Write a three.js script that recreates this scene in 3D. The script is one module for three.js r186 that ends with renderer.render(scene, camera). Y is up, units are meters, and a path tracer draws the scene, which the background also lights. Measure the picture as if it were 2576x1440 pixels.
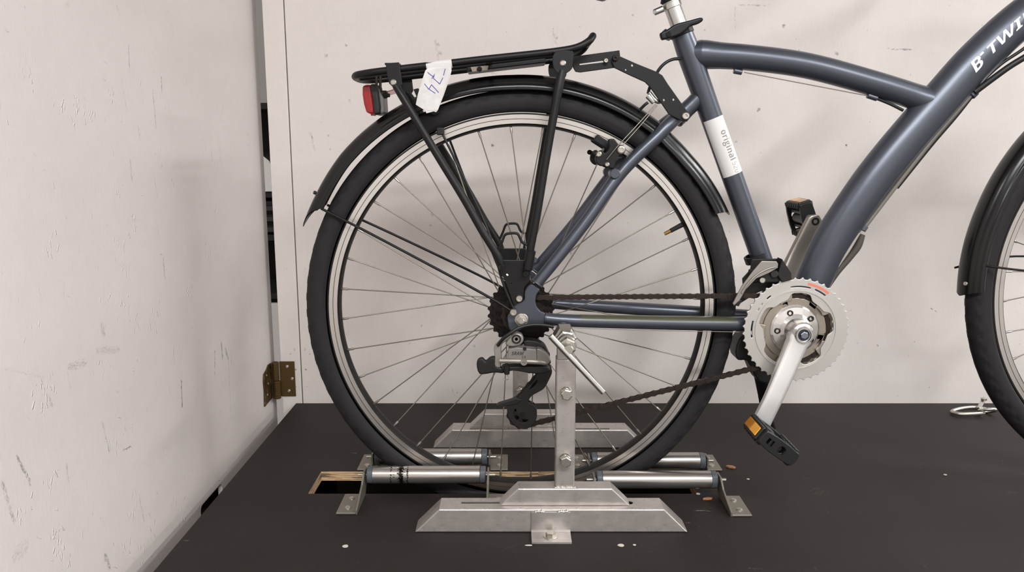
import * as THREE from 'three';
import { RectAreaLightUniformsLib } from 'three/addons/lights/RectAreaLightUniformsLib.js';
import { mergeGeometries, toCreasedNormals } from 'three/addons/utils/BufferGeometryUtils.js';
import { Brush, Evaluator, SUBTRACTION } from 'three-bvh-csg';
import { RoundedBoxGeometry } from 'three/addons/geometries/RoundedBoxGeometry.js';

// ------------------------------------------------------------------ camera, light, exposure
// World: x right, y up (0 = top of the workbench), z towards the viewer (0 = middle plane of the bicycle), metres.
const CAM_Y = 0.567, CAM_Z = 1.28, PITCH = 9.9 * Math.PI / 180, FOCAL = 1986;
const scene = new THREE.Scene();
scene.background = new THREE.Color(0x000000);
const camera = new THREE.PerspectiveCamera(2 * Math.atan(720 / FOCAL) * 180 / Math.PI, 2576 / 1440, 0.05, 30);
camera.position.set(0, CAM_Y, CAM_Z);
camera.rotation.x = -PITCH;
scene.add(camera);
const renderer = new THREE.WebGLRenderer({ antialias: true });
renderer.toneMapping = THREE.LinearToneMapping;
renderer.toneMappingExposure = 0.96;
renderer.shadowMap.enabled = true;
RectAreaLightUniformsLib.init();
const LAMP_COLOR = new THREE.Color().setRGB(0.975, 0.985, 1.0);
const LAMPS = [   // ceiling fixtures: centre, length along x, length along z, intensity
  { at: [0.4, 2.02, 2.3], len: 1.5, w: 0.3, power: 62 },
  { at: [2.7, 2.02, 0.35], len: 0.2, w: 1.5, power: 80 },
  { at: [-2.1, 2.02, 1.75], len: 1.5, w: 0.3, power: 52 },
  { at: [2.0, 2.02, 2.6], len: 0.2, w: 1.2, power: 80 },
  { at: [6.2, 2.02, 0.6], len: 0.2, w: 1.5, power: 190 },
];

// ------------------------------------------------------------------ helpers
const V = (x, y, z) => new THREE.Vector3(x, y, z);
// a point measured on the photograph, at the depth z where the thing really stands
function at(u, v, z) {
  const a = (u - 1288) / FOCAL, b = (720 - v) / FOCAL, c = Math.cos(PITCH), s = Math.sin(PITCH);
  const k = (CAM_Z - z) / (c + b * s);
  return V(a * k, CAM_Y + k * (b * c - s), z);
}
const P = (u, v, z) => at(u, v, z);
const px = (list, z) => list.map(([u, v]) => { const p = at(u, v, z); return [p.x, p.y]; });
function onBench(u, v, y = 0) {           // point on the horizontal plane y
  const a = (u - 1288) / FOCAL, b = (720 - v) / FOCAL, c = Math.cos(PITCH), s = Math.sin(PITCH);
  const k = (y - CAM_Y) / (b * c - s);
  return V(a * k, y, CAM_Z - k * (c + b * s));
}
let seed = 12345;
const rnd = () => { seed = (seed * 1664525 + 1013904223) >>> 0; return seed / 4294967296; };
const rr = (a, b) => a + (b - a) * rnd();

const names = {};
function numbered(name) {
  const n = (names[name] = (names[name] ?? -1) + 1);
  return n ? name + '_' + String(n).padStart(3, '0') : name;
}
const bases = new WeakMap();
const ZERO = V(0, 0, 0);
function thing(name, label, category, base = ZERO, group) {
  const o = new THREE.Group();
  o.name = numbered(name); o.position.copy(base); bases.set(o, base.clone());
  o.userData = { label, category };
  if (group) o.userData.group = group;
  scene.add(o);
  return o;
}
function struct(name, base = ZERO) {
  const o = new THREE.Group();
  o.name = numbered(name); o.position.copy(base); bases.set(o, base.clone());
  o.userData = { kind: 'structure' };
  scene.add(o);
  return o;
}
const baseOf = (o) => { for (let p = o; p; p = p.parent) if (bases.has(p)) return bases.get(p); return ZERO; };
function sub(parent, name, label) {         // a part that only holds sub-parts
  const g = new THREE.Group(); g.name = name; if (label) g.userData.label = label; parent.add(g); return g;
}
function fit(g) {
  g = g.index ? g.toNonIndexed() : g;
  const o = new THREE.BufferGeometry(), n = g.attributes.position.count;
  o.setAttribute('position', g.attributes.position);
  if (!g.attributes.normal) g.computeVertexNormals();
  o.setAttribute('normal', g.attributes.normal);
  o.setAttribute('uv', g.attributes.uv ?? new THREE.BufferAttribute(new Float32Array(n * 2), 2));
  return o;
}
const merge = (list) => Array.isArray(list) ? (list.length === 1 ? list[0] : mergeGeometries(list.map(fit))) : list;
function add(parent, name, geoms, mat, label) {   // geometry given in world coordinates
  const g = merge(geoms), b = baseOf(parent);
  if (b.lengthSq()) g.translate(-b.x, -b.y, -b.z);
  const m = new THREE.Mesh(g, mat);
  m.name = name; m.castShadow = m.receiveShadow = true;
  if (label) m.userData.label = label;
  parent.add(m);
  return m;
}
function put(parent, name, geo, mat, matrix) {    // shared geometry placed by a world matrix
  const m = new THREE.Mesh(geo, mat), b = baseOf(parent);
  m.name = name; m.castShadow = m.receiveShadow = true;
  matrix.decompose(m.position, m.quaternion, m.scale);
  m.position.sub(b);
  parent.add(m);
  return m;
}
const crease = (g, a = 0.6) => toCreasedNormals(g, a);
const UP = V(0, 1, 0), ZED = V(0, 0, 1);
function place(g, p, dir, spin = 0) {             // turn a geometry built along +y so that it starts at p and runs along dir
  const q = new THREE.Quaternion().setFromUnitVectors(UP, dir.clone().normalize());
  if (spin) g.rotateY(spin);
  return g.applyQuaternion(q).translate(p.x, p.y, p.z);
}
function turned(profile, p, dir, seg = 24, cr = 0.5) {   // lathe: profile of [radius, height] pairs
  return place(crease(new THREE.LatheGeometry(profile.map(([r, h]) => new THREE.Vector2(Math.max(r, 0), h)), seg), cr), p, dir);
}
function cyl(p, q, r, r2 = r, seg = 20, ch = 0) {
  const d = q.clone().sub(p), h = d.length(), c = ch || Math.min(r, r2, h) * 0.12;
  return turned([[0, 0], [r - c, 0], [r, c], [r2, h - c], [r2 - c, h], [0, h]], p, d, seg);
}
function hex(p, dir, r, h, spin = 0, ch = 0.12) {
  const g = new THREE.CylinderGeometry(r, r, h * (1 - ch), 6).translate(0, h * (1 - ch) / 2, 0);
  const t = new THREE.CylinderGeometry(r * 0.82, r, h * ch, 6).translate(0, h * (1 - ch / 2), 0);
  return place(crease(merge([g, t]), 0.3), p, dir, spin);
}
function ring(p, dir, r, rIn, h, seg = 28) {
  const c = Math.min(h, r - rIn) * 0.18;
  return turned([[rIn, 0], [r - c, 0], [r, c], [r, h - c], [r - c, h], [rIn, h], [rIn, 0]], p, dir, seg);
}
function box(cx, cy, cz, w, h, d, r = 0.0008) {
  return new RoundedBoxGeometry(w, h, d, 2, Math.min(r, w / 2.1, h / 2.1, d / 2.1)).translate(cx, cy, cz);
}
function plate(poly, z0, z1, bevel = 0.0006, holes = []) {   // outline in the x-y plane, thickness from z0 to z1
  const s = new THREE.Shape(poly.map(([x, y]) => new THREE.Vector2(x, y)));
  for (const h of holes) {
    const w = new THREE.Path();
    if (typeof h[0] === 'number') w.absarc(h[0], h[1], h[2], 0, Math.PI * 2, true);
    else { w.moveTo(...h[0]); for (const q of h.slice(1)) w.lineTo(...q); w.closePath(); }
    s.holes.push(w);
  }
  const b = Math.min(bevel, (z1 - z0) * 0.3);
  const g = new THREE.ExtrudeGeometry(s, { depth: z1 - z0 - 2 * b, bevelEnabled: true, bevelThickness: b, bevelSize: b, bevelOffset: -b, bevelSegments: b > 0.001 ? 4 : 2, curveSegments: 14 });
  return crease(g.translate(0, 0, z0 + b), 0.12);
}
function smoothPoly(poly, n = 6, closed = true) {
  const c = new THREE.CatmullRomCurve3(poly.map(([x, y]) => V(x, y, 0)), closed, 'centripetal');
  return c.getPoints(poly.length * n).slice(0, closed ? -1 : undefined).map((p) => [p.x, p.y]);
}
// a tube along points with a radius per point; a0..a1 limits it to a strip of the tube (angle 0 faces +z, 90 degrees the left of the run)
function sweep(pts, rad, o = {}) {
  const { n = pts.length * 8, rs = 20, closed = false, a0 = 0, a1 = Math.PI * 2, caps = true, squash = 1, lift = 0, t0 = 0, t1 = 1, ref = ZED } = o;
  const curve = new THREE.CatmullRomCurve3(pts, closed, 'centripetal');
  const R = (t) => {
    if (typeof rad === 'number') return rad;
    const x = t * (rad.length - 1), i = Math.min(Math.floor(x), rad.length - 2);
    return THREE.MathUtils.lerp(rad[i], rad[i + 1], x - i);
  };
  const pos = [], uv = [], idx = [], full = Math.abs(a1 - a0 - Math.PI * 2) < 1e-6;
  let len = 0, last = null, up = ref.clone();
  for (let i = 0; i <= n; i++) {
    const t = t0 + (t1 - t0) * i / n, c = curve.getPoint(Math.min(t, 1)), T = curve.getTangent(Math.min(t, 1));
    let B = up.clone().addScaledVector(T, -up.dot(T));
    if (B.lengthSq() < 1e-6) B = V(1, 0, 0).addScaledVector(T, -T.x);
    B.normalize();
    if (o.carry) up = B.clone();
    const N = B.clone().cross(T).normalize();
    if (last) len += c.distanceTo(last);
    last = c;
    const r = R(t) + lift;
    for (let j = 0; j <= rs; j++) {
      const a = a0 + (a1 - a0) * j / rs;
      const p = c.clone().addScaledVector(N, Math.sin(a) * r).addScaledVector(B, Math.cos(a) * (r * squash + (squash !== 1 ? lift * (1 - squash) : 0)));
      pos.push(p.x, p.y, p.z); uv.push(o.unit ? i / n : len, o.unit ? j / rs : (a - a0) * r);
    }
  }
  for (let i = 0; i < n; i++) for (let j = 0; j < rs; j++) {
    const k = i * (rs + 1) + j;
    idx.push(k, k + 1, k + rs + 1, k + 1, k + rs + 2, k + rs + 1);
  }
  const g = new THREE.BufferGeometry();
  g.setAttribute('position', new THREE.Float32BufferAttribute(pos, 3));
  g.setAttribute('uv', new THREE.Float32BufferAttribute(uv, 2));
  g.setIndex(idx); g.computeVertexNormals();
  if (full) {                                    // one normal where the seam closes
    const nn = g.attributes.normal;
    for (let i = 0; i <= n; i++) {
      const a = i * (rs + 1), b = a + rs, s = V(nn.getX(a) + nn.getX(b), nn.getY(a) + nn.getY(b), nn.getZ(a) + nn.getZ(b)).normalize();
      nn.setXYZ(a, s.x, s.y, s.z); nn.setXYZ(b, s.x, s.y, s.z);
    }
  }
  if (!caps || closed || !full) return g;
  const ends = [];
  for (const [i, sgn] of [[0, -1], [n, 1]]) {
    const t = t0 + (t1 - t0) * i / n, c = curve.getPoint(t), T = curve.getTangent(t).multiplyScalar(sgn), cp = [], ci = [];
    const q = c.clone().addScaledVector(T, R(t) * 0.15);
    cp.push(q.x, q.y, q.z);
    for (let j = 0; j <= rs; j++) { const k = (i * (rs + 1) + j) * 3; cp.push(pos[k], pos[k + 1], pos[k + 2]); }
    for (let j = 1; j <= rs; j++) sgn > 0 ? ci.push(0, j, j + 1) : ci.push(0, j + 1, j);
    const e = new THREE.BufferGeometry();
    e.setAttribute('position', new THREE.Float32BufferAttribute(cp, 3)); e.setIndex(ci); e.computeVertexNormals();
    ends.push(e);
  }
  return merge([g, ...ends]);
}
const wire = (pts, r, o = {}) => sweep(pts, r, { rs: 10, ...o });

// ------------------------------------------------------------------ textures
function lattice(n, s) { let q = s; const a = new Float32Array(n * n); for (let i = 0; i < n * n; i++) { q = (q * 1664525 + 1013904223) >>> 0; a[i] = q / 4294967296; } return a; }
const LAT = lattice(256, 77);
function vnoise(x, y) {
  const xi = Math.floor(x), yi = Math.floor(y), fx = x - xi, fy = y - yi, sx = fx * fx * (3 - 2 * fx), sy = fy * fy * (3 - 2 * fy);
  const g = (i, j) => LAT[((j & 255) << 8) | (i & 255)];
  const a = g(xi, yi), b = g(xi + 1, yi), c = g(xi, yi + 1), d = g(xi + 1, yi + 1);
  return a + (b - a) * sx + (c - a) * sy + (a - b - c + d) * sx * sy;
}
function fbm(x, y, o = 4) { let s = 0, w = 0.5, t = 0; for (let i = 0; i < o; i++) { s += w * vnoise(x, y); t += w; w *= 0.5; x = x * 2.03 + 17.1; y = y * 2.03 + 9.7; } return s / t; }
function canvas(w, h) { const c = document.createElement('canvas'); c.width = w; c.height = h; return [c, c.getContext('2d')]; }
function fill(ctx, w, h, f) {
  const im = ctx.createImageData(w, h), d = im.data;
  for (let y = 0, k = 0; y < h; y++) for (let x = 0; x < w; x++, k += 4) { const [r, g, b] = f(x, y); d[k] = r; d[k + 1] = g; d[k + 2] = b; d[k + 3] = 255; }
  ctx.putImageData(im, 0, 0);
}
function tex(c, srgb, wrap = THREE.RepeatWrapping) {
  const t = new THREE.CanvasTexture(c);
  if (srgb) t.colorSpace = THREE.SRGBColorSpace;
  t.wrapS = t.wrapT = wrap; t.magFilter = THREE.LinearFilter; t.anisotropy = 8;
  return t;
}
function grain(w, h, f, srgb) { const [c, x] = canvas(w, h); fill(x, w, h, f); return tex(c, srgb); }

const M = {};
const std = (name, color, roughness, metalness = 0, more = {}) => (M[name] = new THREE.MeshPhysicalMaterial({ name, color, roughness, metalness, ...more }));

// brushed metal: streaks that change the gloss
const brushed = grain(512, 512, (x, y) => { const n = 120 + 60 * (fbm(x / 160, y / 2.2, 3) - 0.5) + 70 * (fbm(x / 40, y / 40, 4) - 0.5); return [n, n, n]; });
const steelTone = grain(512, 512, (x, y) => { const n = 0.86 + 0.1 * (fbm(x / 70, y / 70, 4) - 0.5) + 0.07 * (vnoise(x / 90, y / 1.6) - 0.5); return [208 * n, 200 * n, 194 * n]; }, true);
for (const t of [brushed, steelTone]) t.repeat.set(6, 6);
std('stainless', 0xb9b2aa, 0.72, 0.6, { map: steelTone, roughnessMap: brushed });
M.stainless.color.set(0xffffff);
std('weld', 0xcfc9c0, 0.3, 1);
std('zinc', 0xbdb8ae, 0.32, 0.95);
std('chrome', 0xcfcdc9, 0.24, 1);
std('silver', 0xc9c6c2, 0.3, 0.95);
std('alloy', 0xd9d6d2, 0.28, 0.95);
std('blackPaint', 0x0d0c0c, 0.45, 0, { specularIntensity: 0.7 });
std('blackPlastic', 0x141414, 0.45);
std('blackGloss', 0x070707, 0.24, 0, { specularIntensity: 0.9 });
std('blackRubber', 0x141314, 0.72);
std('greyPlastic', 0x4c5155, 0.5);
std('darkSteel', 0x2a2624, 0.5, 0.7);
std('spoke', 0x8d877c, 0.35, 0.9);
std('nipple', 0xb0aaa2, 0.3, 0.9);
std('brass', 0x9a7a45, 0.35, 0.85);
const flake = grain(256, 256, (x, y) => { const n = 165 + 60 * (vnoise(x * 1.7, y * 1.7) - 0.5); return [n, n, n]; });
flake.repeat.set(14, 14);
std('paint', 0x4f535c, 0.54, 0.62, { roughnessMap: flake, clearcoat: 0.22, clearcoatRoughness: 0.3 });

// ------------------------------------------------------------------ room
const WALL_Z = -0.43, PANEL_X = -0.54;
const roomMat = std('roomPaint', 0xd4d0cd, 0.9);
const darkFloor = std('concrete', 0x6a6662, 0.85);
const room = { x0: -3.2, x1: 7.6, y0: -0.76, y1: 2.15, z0: -2.4, z1: 4.2, t: 0.12 };
{
  const { x0, x1, y0, y1, z0, z1, t } = room, w = x1 - x0, h = y1 - y0, d = z1 - z0, cx = (x0 + x1) / 2, cy = (y0 + y1) / 2, cz = (z0 + z1) / 2;
  const solid = (name, g, m) => { const o = new THREE.Mesh(g, m); o.name = name; o.userData.kind = 'structure'; o.castShadow = o.receiveShadow = true; scene.add(o); };
  const B = (a, b, c, x, y, z) => new THREE.BoxGeometry(a, b, c).translate(x, y, z);
  solid('floor', B(w + 2 * t, t, d + 2 * t, cx, y0 - t / 2, cz), darkFloor);
  solid('ceiling', B(w + 2 * t, t, d + 2 * t, cx, y1 + t / 2, cz), roomMat);
  solid('wall_left', B(t, h, d, x0 - t / 2, cy, cz), roomMat);
  solid('wall_right', B(t, h, d, x1 + t / 2, cy, cz), roomMat);
  solid('wall_front', B(w + 2 * t, h, t, cx, cy, z1 + t / 2), roomMat);
  solid('wall_rear', B(w + 2 * t, h, t, cx, cy, z0 - t / 2), roomMat);
}

// painted partition behind the bench: colour with its specks and scuffs, relief of the brush
function paintTexture(W, H, wm, hm, o) {
  const [c, x] = canvas(W, H), [b, y] = canvas(W, H), k = W / wm;
  fill(x, W, H, (i, j) => {
    const n = (fbm(i / k / 0.16 + o.s, j / k / 0.16, 3) - 0.5) * 5 + (vnoise(i / 2.3, j / 7.0) - 0.5) * 3 + (fbm(i / k / 0.02 + 5, j / k / 0.02 + o.s, 2) - 0.5) * 3;
    return [o.rgb[0] + n, o.rgb[1] + n, o.rgb[2] + n];
  });
  fill(y, W, H, (i, j) => { const n = 128 + (vnoise(i / 3.1 + o.s, j / 26) - 0.5) * o.brush + (fbm(i / 34, j / 34 + o.s, 3) - 0.5) * 26; return [n, n, n]; });
  return { c, x, b, y, k, W, H };
}
function smear(ctx, x, y, len, wid, ang, color, alpha) {     // a rubbed mark: many faint grains along a stroke
  ctx.save(); ctx.translate(x, y); ctx.rotate(ang); ctx.fillStyle = color;
  const n = Math.max(8, Math.round(len * wid / 10));
  for (let i = 0; i < n; i++) {
    const t = rr(-0.5, 0.5), s = (rnd() + rnd() - 1) * 0.5 * (1 - 1.2 * t * t);
    ctx.globalAlpha = alpha * rr(0.25, 1);
    ctx.fillRect(t * len, s * wid, rr(1.5, 5) * (len > 20 ? 1.6 : 0.5), rr(0.8, 2.2));
  }
  ctx.restore();
}
function nick(ctx, x, y, len, ang, wid, tone, alpha) { ctx.save(); ctx.translate(x, y); ctx.rotate(ang); ctx.globalAlpha = alpha; ctx.fillStyle = tone; ctx.fillRect(-len / 2, -wid / 2, len, wid); ctx.restore(); }
const dab = (ctx, x, y, r, color, alpha) => { ctx.globalAlpha = alpha; ctx.fillStyle = color; ctx.beginPath(); ctx.ellipse(x, y, r * rr(0.8, 1.3), r * rr(0.8, 1.3), 0, 0, 7); ctx.fill(); };

{
  const X0 = -0.473, Y0 = -0.04, WM = 1.8, HM = 1.1, W = 2048, H = 1252;
  const t = paintTexture(W, H, WM, HM, { rgb: [219, 211, 205], s: 3, brush: 26 });
  const C = (u, v) => { const p = at(u, v, WALL_Z); return [(p.x - X0) * t.k, H - (p.y - Y0) * t.k]; };
  for (const [u, v, r, a] of [[1240, 366, 4, 0.55], [1908, 276, 4.5, 0.55], [2130, 365, 3.5, 0.5], [2382, 272, 3.5, 0.5], [1972, 66, 5, 0.35], [2105, 135, 7, 0.18], [2235, 122, 3, 0.2], [1773, 76, 3, 0.3],
    [1592, 38, 3, 0.3], [820, 140, 5, 0.22], [826, 340, 4, 0.25], [830, 376, 3, 0.35], [872, 112, 5, 0.2], [770, 930, 3, 0.4], [768, 880, 4, 0.2], [1192, 872, 4, 0.2], [1150, 990, 3, 0.25], [880, 252, 4, 0.2],
    [2208, 870, 3, 0.35], [1850, 357, 4, 0.25], [1088, 540, 5, 0.14], [1083, 566, 4, 0.15], [2300, 860, 2, 0.3], [780, 890, 3, 0.3], [1060, 820, 3, 0.2], [1400, 96, 5, 0.22], [1100, 110, 6, 0.16], [1108, 132, 6, 0.16], [1590, 310, 3, 0.2]])
    for (let i = 0; i < 5; i++) { const [x, y] = C(u, v); dab(t.x, x + rr(-r, r) * 0.6, y + rr(-r, r) * 0.6, r * rr(0.22, 0.6), '#4a443f', a * 0.6); }
  for (const [u, v, len, w, ang, a] of [[2265, 123, 44, 5, 0.02, 0.22], [1890, 12, 60, 3, 0.02, 0.14], [787, 355, 46, 7, 1.4, 0.10], [1100, 125, 50, 9, 1.45, 0.05], [800, 640, 60, 8, 1.5, 0.05], [1395, 90, 40, 9, 1.3, 0.05],
    [2350, 780, 26, 3, 0.5, 0.18], [1430, 620, 60, 5, 1.2, 0.08], [1240, 1020, 40, 5, 1.4, 0.1], [1850, 45, 50, 3, 1.5, 0.08], [1140, 985, 20, 3, 1.2, 0.2], [2010, 130, 26, 4, 1.5, 0.1], [1230, 180, 30, 5, 0.3, 0.08]]) {
    const [x, y] = C(u, v); smear(t.x, x, y, len, w, ang, '#57504b', a * 2.2);
  }
  for (let i = 0; i < 500; i++) nick(t.y, rr(0, W), rr(0, H), rr(3, 16), rr(0, 3.1), rr(0.8, 1.6), rnd() > 0.5 ? '#b8b8b8' : '#555', rr(0.2, 0.7));
  for (let i = 0; i < 260; i++) dab(t.x, rr(0, W), rr(0, H), rr(0.6, 1.6), '#6b625c', rr(0.1, 0.35));
  const map = tex(t.c, true, THREE.MirroredRepeatWrapping), bump = tex(t.b, false, THREE.MirroredRepeatWrapping);
  M.wall = new THREE.MeshPhysicalMaterial({ name: 'white wall paint', map, bumpMap: bump, bumpScale: 0.0006, roughness: 0.55 });
  const wall = (x0, x1, y0, y1, z0, z1) => {
    const g = new RoundedBoxGeometry(x1 - x0, y1 - y0, z1 - z0, 1, 0.0012).translate((x0 + x1) / 2, (y0 + y1) / 2, (z0 + z1) / 2), p = g.attributes.position, uv = g.attributes.uv;
    for (let i = 0; i < p.count; i++) uv.setXY(i, (p.getX(i) - X0) / WM, (p.getY(i) - Y0) / HM);
    return g;
  };
  const ws = struct('wall_back');
  add(ws, 'wall_panel', [wall(-0.4715, 4.4, -0.76, 1.75, WALL_Z - 0.02, WALL_Z)], M.wall);
  add(ws, 'batten', [wall(-0.4715, 4.4, -0.76, 1.75, WALL_Z - 0.032, WALL_Z - 0.022)], std('rawEdge', 0x7d6b57, 0.9), 'wooden batten behind the joint');
  const post = struct('trim_1');
  add(post, 'door_post', [wall(-0.5175, -0.4736, -0.76, 1.75, WALL_Z - 0.045, WALL_Z + 0.0005)], M.wall);
}

// ------------------------------------------------------------------ hinged panel on the left
{
  const Z0 = -0.458, Y0 = -0.22, WM = 1.16, HM = 1.16, W = 2048, H = 2048;
  const t = paintTexture(W, H, WM, HM, { rgb: [208, 200, 196], s: 41, brush: 9 });
  const C = (u, v) => {
    const a = (u - 1288) / FOCAL, b = (720 - v) / FOCAL, c = Math.cos(PITCH), s = Math.sin(PITCH), k = PANEL_X / a;
    return [(CAM_Z - k * (c + b * s) - Z0) * t.k, H - (CAM_Y + k * (b * c - s) - Y0) * t.k];
  };
  const S = (u0, v0, u1, v1, w, color, a) => { const p = C(u0, v0), q = C(u1, v1); smear(t.x, (p[0] + q[0]) / 2, (p[1] + q[1]) / 2, Math.hypot(q[0] - p[0], q[1] - p[1]), w, Math.atan2(q[1] - p[1], q[0] - p[0]), color, a); };
  const dk = '#4c4745', pk = '#8a6a66', gy = '#6f6a68';
  S(323, 108, 325, 170, 8, gy, 0.3); S(362, 122, 366, 140, 5, pk, 0.4); S(405, 190, 407, 230, 7, dk, 0.45); S(384, 225, 392, 320, 9, gy, 0.28); S(303, 185, 318, 275, 7, gy, 0.12);
  S(327, 400, 332, 456, 9, gy, 0.3); S(410, 645, 414, 698, 10, dk, 0.25); S(385, 430, 396, 495, 6, gy, 0.18); S(530, 375, 534, 405, 8, gy, 0.2); S(345, 310, 352, 350, 8, gy, 0.18);
  S(556, 858, 560, 905, 12, dk, 0.55); S(566, 875, 574, 905, 14, dk, 0.5); S(540, 880, 540, 945, 7, dk, 0.45); S(456, 955, 458, 1022, 11, dk, 0.6); S(574, 900, 581, 1060, 6, gy, 0.28); S(581, 880, 582, 920, 6, gy, 0.35);
  S(255, 810, 262, 845, 26, gy, 0.22); S(240, 885, 300, 880, 24, gy, 0.16); S(170, 925, 215, 915, 26, gy, 0.2); S(120, 995, 130, 1020, 16, pk, 0.22); S(255, 1060, 275, 1135, 9, gy, 0.25); S(308, 1135, 326, 1126, 7, dk, 0.6);
  S(40, 1145, 76, 1218, 10, gy, 0.5); S(4, 1212, 34, 1310, 12, gy, 0.35); S(166, 1165, 172, 1215, 9, gy, 0.25); S(262, 1392, 276, 1432, 18, gy, 0.4); S(30, 1410, 70, 1370, 40, gy, 0.12); S(350, 1250, 362, 1310, 8, gy, 0.25);
  S(10, 930, 110, 950, 6, gy, 0.1); S(165, 10, 175, 14, 30, gy, 0.2); S(60, 18, 64, 24, 10, gy, 0.4); S(140, 320, 150, 330, 24, gy, 0.1); S(290, 5, 302, 42, 10, '#8d8672', 0.15);
  const chip = (x, y, len, ang, wid) => {                // an uneven ridge of paint with the nick beside it
    const c = Math.cos(ang), q = Math.sin(ang), bend = rr(-0.12, 0.12), n = Math.max(3, Math.round(len / 2)), a = rr(0.25, 0.7);
    for (let k = 0; k < n; k++) {
      const f = (k / n - 0.5) * len, o = bend * f * f * 0.15 + rr(-0.6, 0.6), r = wid * rr(0.35, 0.8) * (1 - 1.2 * Math.pow(k / n - 0.5, 2));
      dab(t.y, x + c * f - q * o, y + q * f + c * o, r, '#f2f2f2', a);
      dab(t.y, x + c * f - q * (o + wid), y + q * f + c * (o + wid), r * 0.9, '#363636', a * 0.8);
    }
  };
  for (let i = 0; i < 620; i++) { const y = H * Math.pow(rnd(), 0.75), v = rnd(); chip(rr(0, W), y, rr(4, 20), v < 0.6 ? rr(1.2, 2.1) : v < 0.82 ? rr(-1.0, -0.4) : rr(0, 3), rr(1.2, 2.6)); }
  for (let i = 0; i < 100; i++) {                        // clusters of scars
    const x = rr(0, W), y = rr(H * 0.25, H), a = rr(1.2, 1.9);
    for (let k = 0; k < 8; k++) chip(x + rr(-26, 26), y + rr(-26, 26), rr(3, 18), a + rr(-0.6, 0.6), rr(1.4, 3.4));
  }
  for (let i = 0; i < 260; i++) smear(t.x, rr(0, W), rr(0, H), rr(8, 46), rr(2, 5), rr(1.3, 1.9), rnd() > 0.4 ? '#ece6e2' : '#8d8683', rr(0.08, 0.24));
  M.panel = new THREE.MeshPhysicalMaterial({ name: 'scuffed white panel paint', map: tex(t.c, true, THREE.MirroredRepeatWrapping), bumpMap: tex(t.b, false, THREE.MirroredRepeatWrapping), bumpScale: 0.002, roughness: 0.5 });
  const door = struct('door_1');
  // outline in z-y with a rounded hand slot near the bottom
  const s = new THREE.Shape(), zs = -0.105, ze = -0.002, yt = -0.046, yb = -0.12, r = 0.012;
  s.moveTo(Z0, -0.7); s.lineTo(0.95, -0.7); s.lineTo(0.95, 1.6); s.lineTo(Z0, 1.6); s.closePath();
  const h = new THREE.Path();
  h.moveTo(zs + r, yt); h.lineTo(ze - r, yt); h.quadraticCurveTo(ze, yt, ze, yt - r); h.lineTo(ze, yb); h.lineTo(zs, yb); h.lineTo(zs, yt - r); h.quadraticCurveTo(zs, yt, zs + r, yt); s.holes.push(h);
  const g = new THREE.ExtrudeGeometry(s, { depth: 0.008, bevelEnabled: false });
  const p = g.attributes.position, uv = g.attributes.uv;
  for (let i = 0; i < p.count; i++) {
    const z = p.getX(i), y = p.getY(i), d = p.getZ(i);
    p.setXYZ(i, PANEL_X - 0.008 + d, y, z); uv.setXY(i, (z - Z0) / WM, (y - Y0) / HM);
  }
  const ix = []; for (let i = 0; i < p.count; i += 3) ix.push(i, i + 2, i + 1);
  g.setIndex(ix); g.deleteAttribute('normal');
  const gg = g.toNonIndexed(); gg.computeVertexNormals();
  add(door, 'door_panel', [gg], M.panel);
  const raw = M.rawEdge, bxs = PANEL_X - 0.008, dz = zs - 0.1, dw = ze + 0.06;      // closed wooden box behind the hand slot
  add(door, 'slot_box', [box(bxs - 0.2, -0.15, (dz + dw) / 2, 0.012, 0.26, dw - dz), box(bxs - 0.1, -0.03, (dz + dw) / 2, 0.2, 0.012, dw - dz), box(bxs - 0.1, -0.275, (dz + dw) / 2, 0.2, 0.012, dw - dz), box(bxs - 0.1, -0.15, dz, 0.2, 0.26, 0.012), box(bxs - 0.1, -0.15, dw, 0.2, 0.26, 0.012)], raw);
  // worn brass hinge
  const hg = sub(door, 'hinge', 'worn brass butt hinge');
  const hp = grain(256, 256, (x, y) => { const n = fbm(x / 30, y / 30, 4), k = n > 0.56 ? 1.5 : 0.75 + n * 0.5; return [84 * k, 66 * k, 38 * k]; }, true);
  hp.repeat.set(12, 12);
  M.oldBrass = new THREE.MeshPhysicalMaterial({ name: 'worn brass', map: hp, roughness: 0.42, metalness: 0.7 });
  const y0 = 0.017, y1 = 0.098, xk = -0.5265;
  add(hg, 'leaf', [box(-0.503, (y0 + y1) / 2, WALL_Z + 0.0022, 0.034, y1 - y0, 0.003, 0.001)], M.oldBrass);
  add(hg, 'leaf', [plate([[-0.028, y0 - 0.004], [0.028, y0 - 0.001], [0.028, y1 - 0.002], [0.012, y1 - 0.002], [-0.002, y1 - 0.009], [-0.022, y1 - 0.014], [-0.026, y1 - 0.03], [-0.024, y0 + 0.03]].map(([a, b]) => [a, b]), 0, 0.003).rotateY(Math.PI / 2).translate(PANEL_X + 0.0005, 0, WALL_Z + 0.036)], M.oldBrass);
  add(hg, 'knuckle', [cyl(V(xk, y0 - 0.003, WALL_Z + 0.0085), V(xk, 0.055, WALL_Z + 0.0085), 0.0088), cyl(V(xk - 0.001, 0.0565, WALL_Z + 0.0085), V(xk - 0.001, y1, WALL_Z + 0.0085), 0.008)], M.oldBrass);
  for (const [u, v] of [[722.5, 923], [735, 953.5], [727, 984]]) { const q = at(u, v, WALL_Z + 0.0037); add(hg, 'screw', [turned([[0.0036, 0], [0.0036, 0.0006], [0.0024, 0.0016], [0, 0.0012]], q, ZED, 16)], M.weld); }
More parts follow.
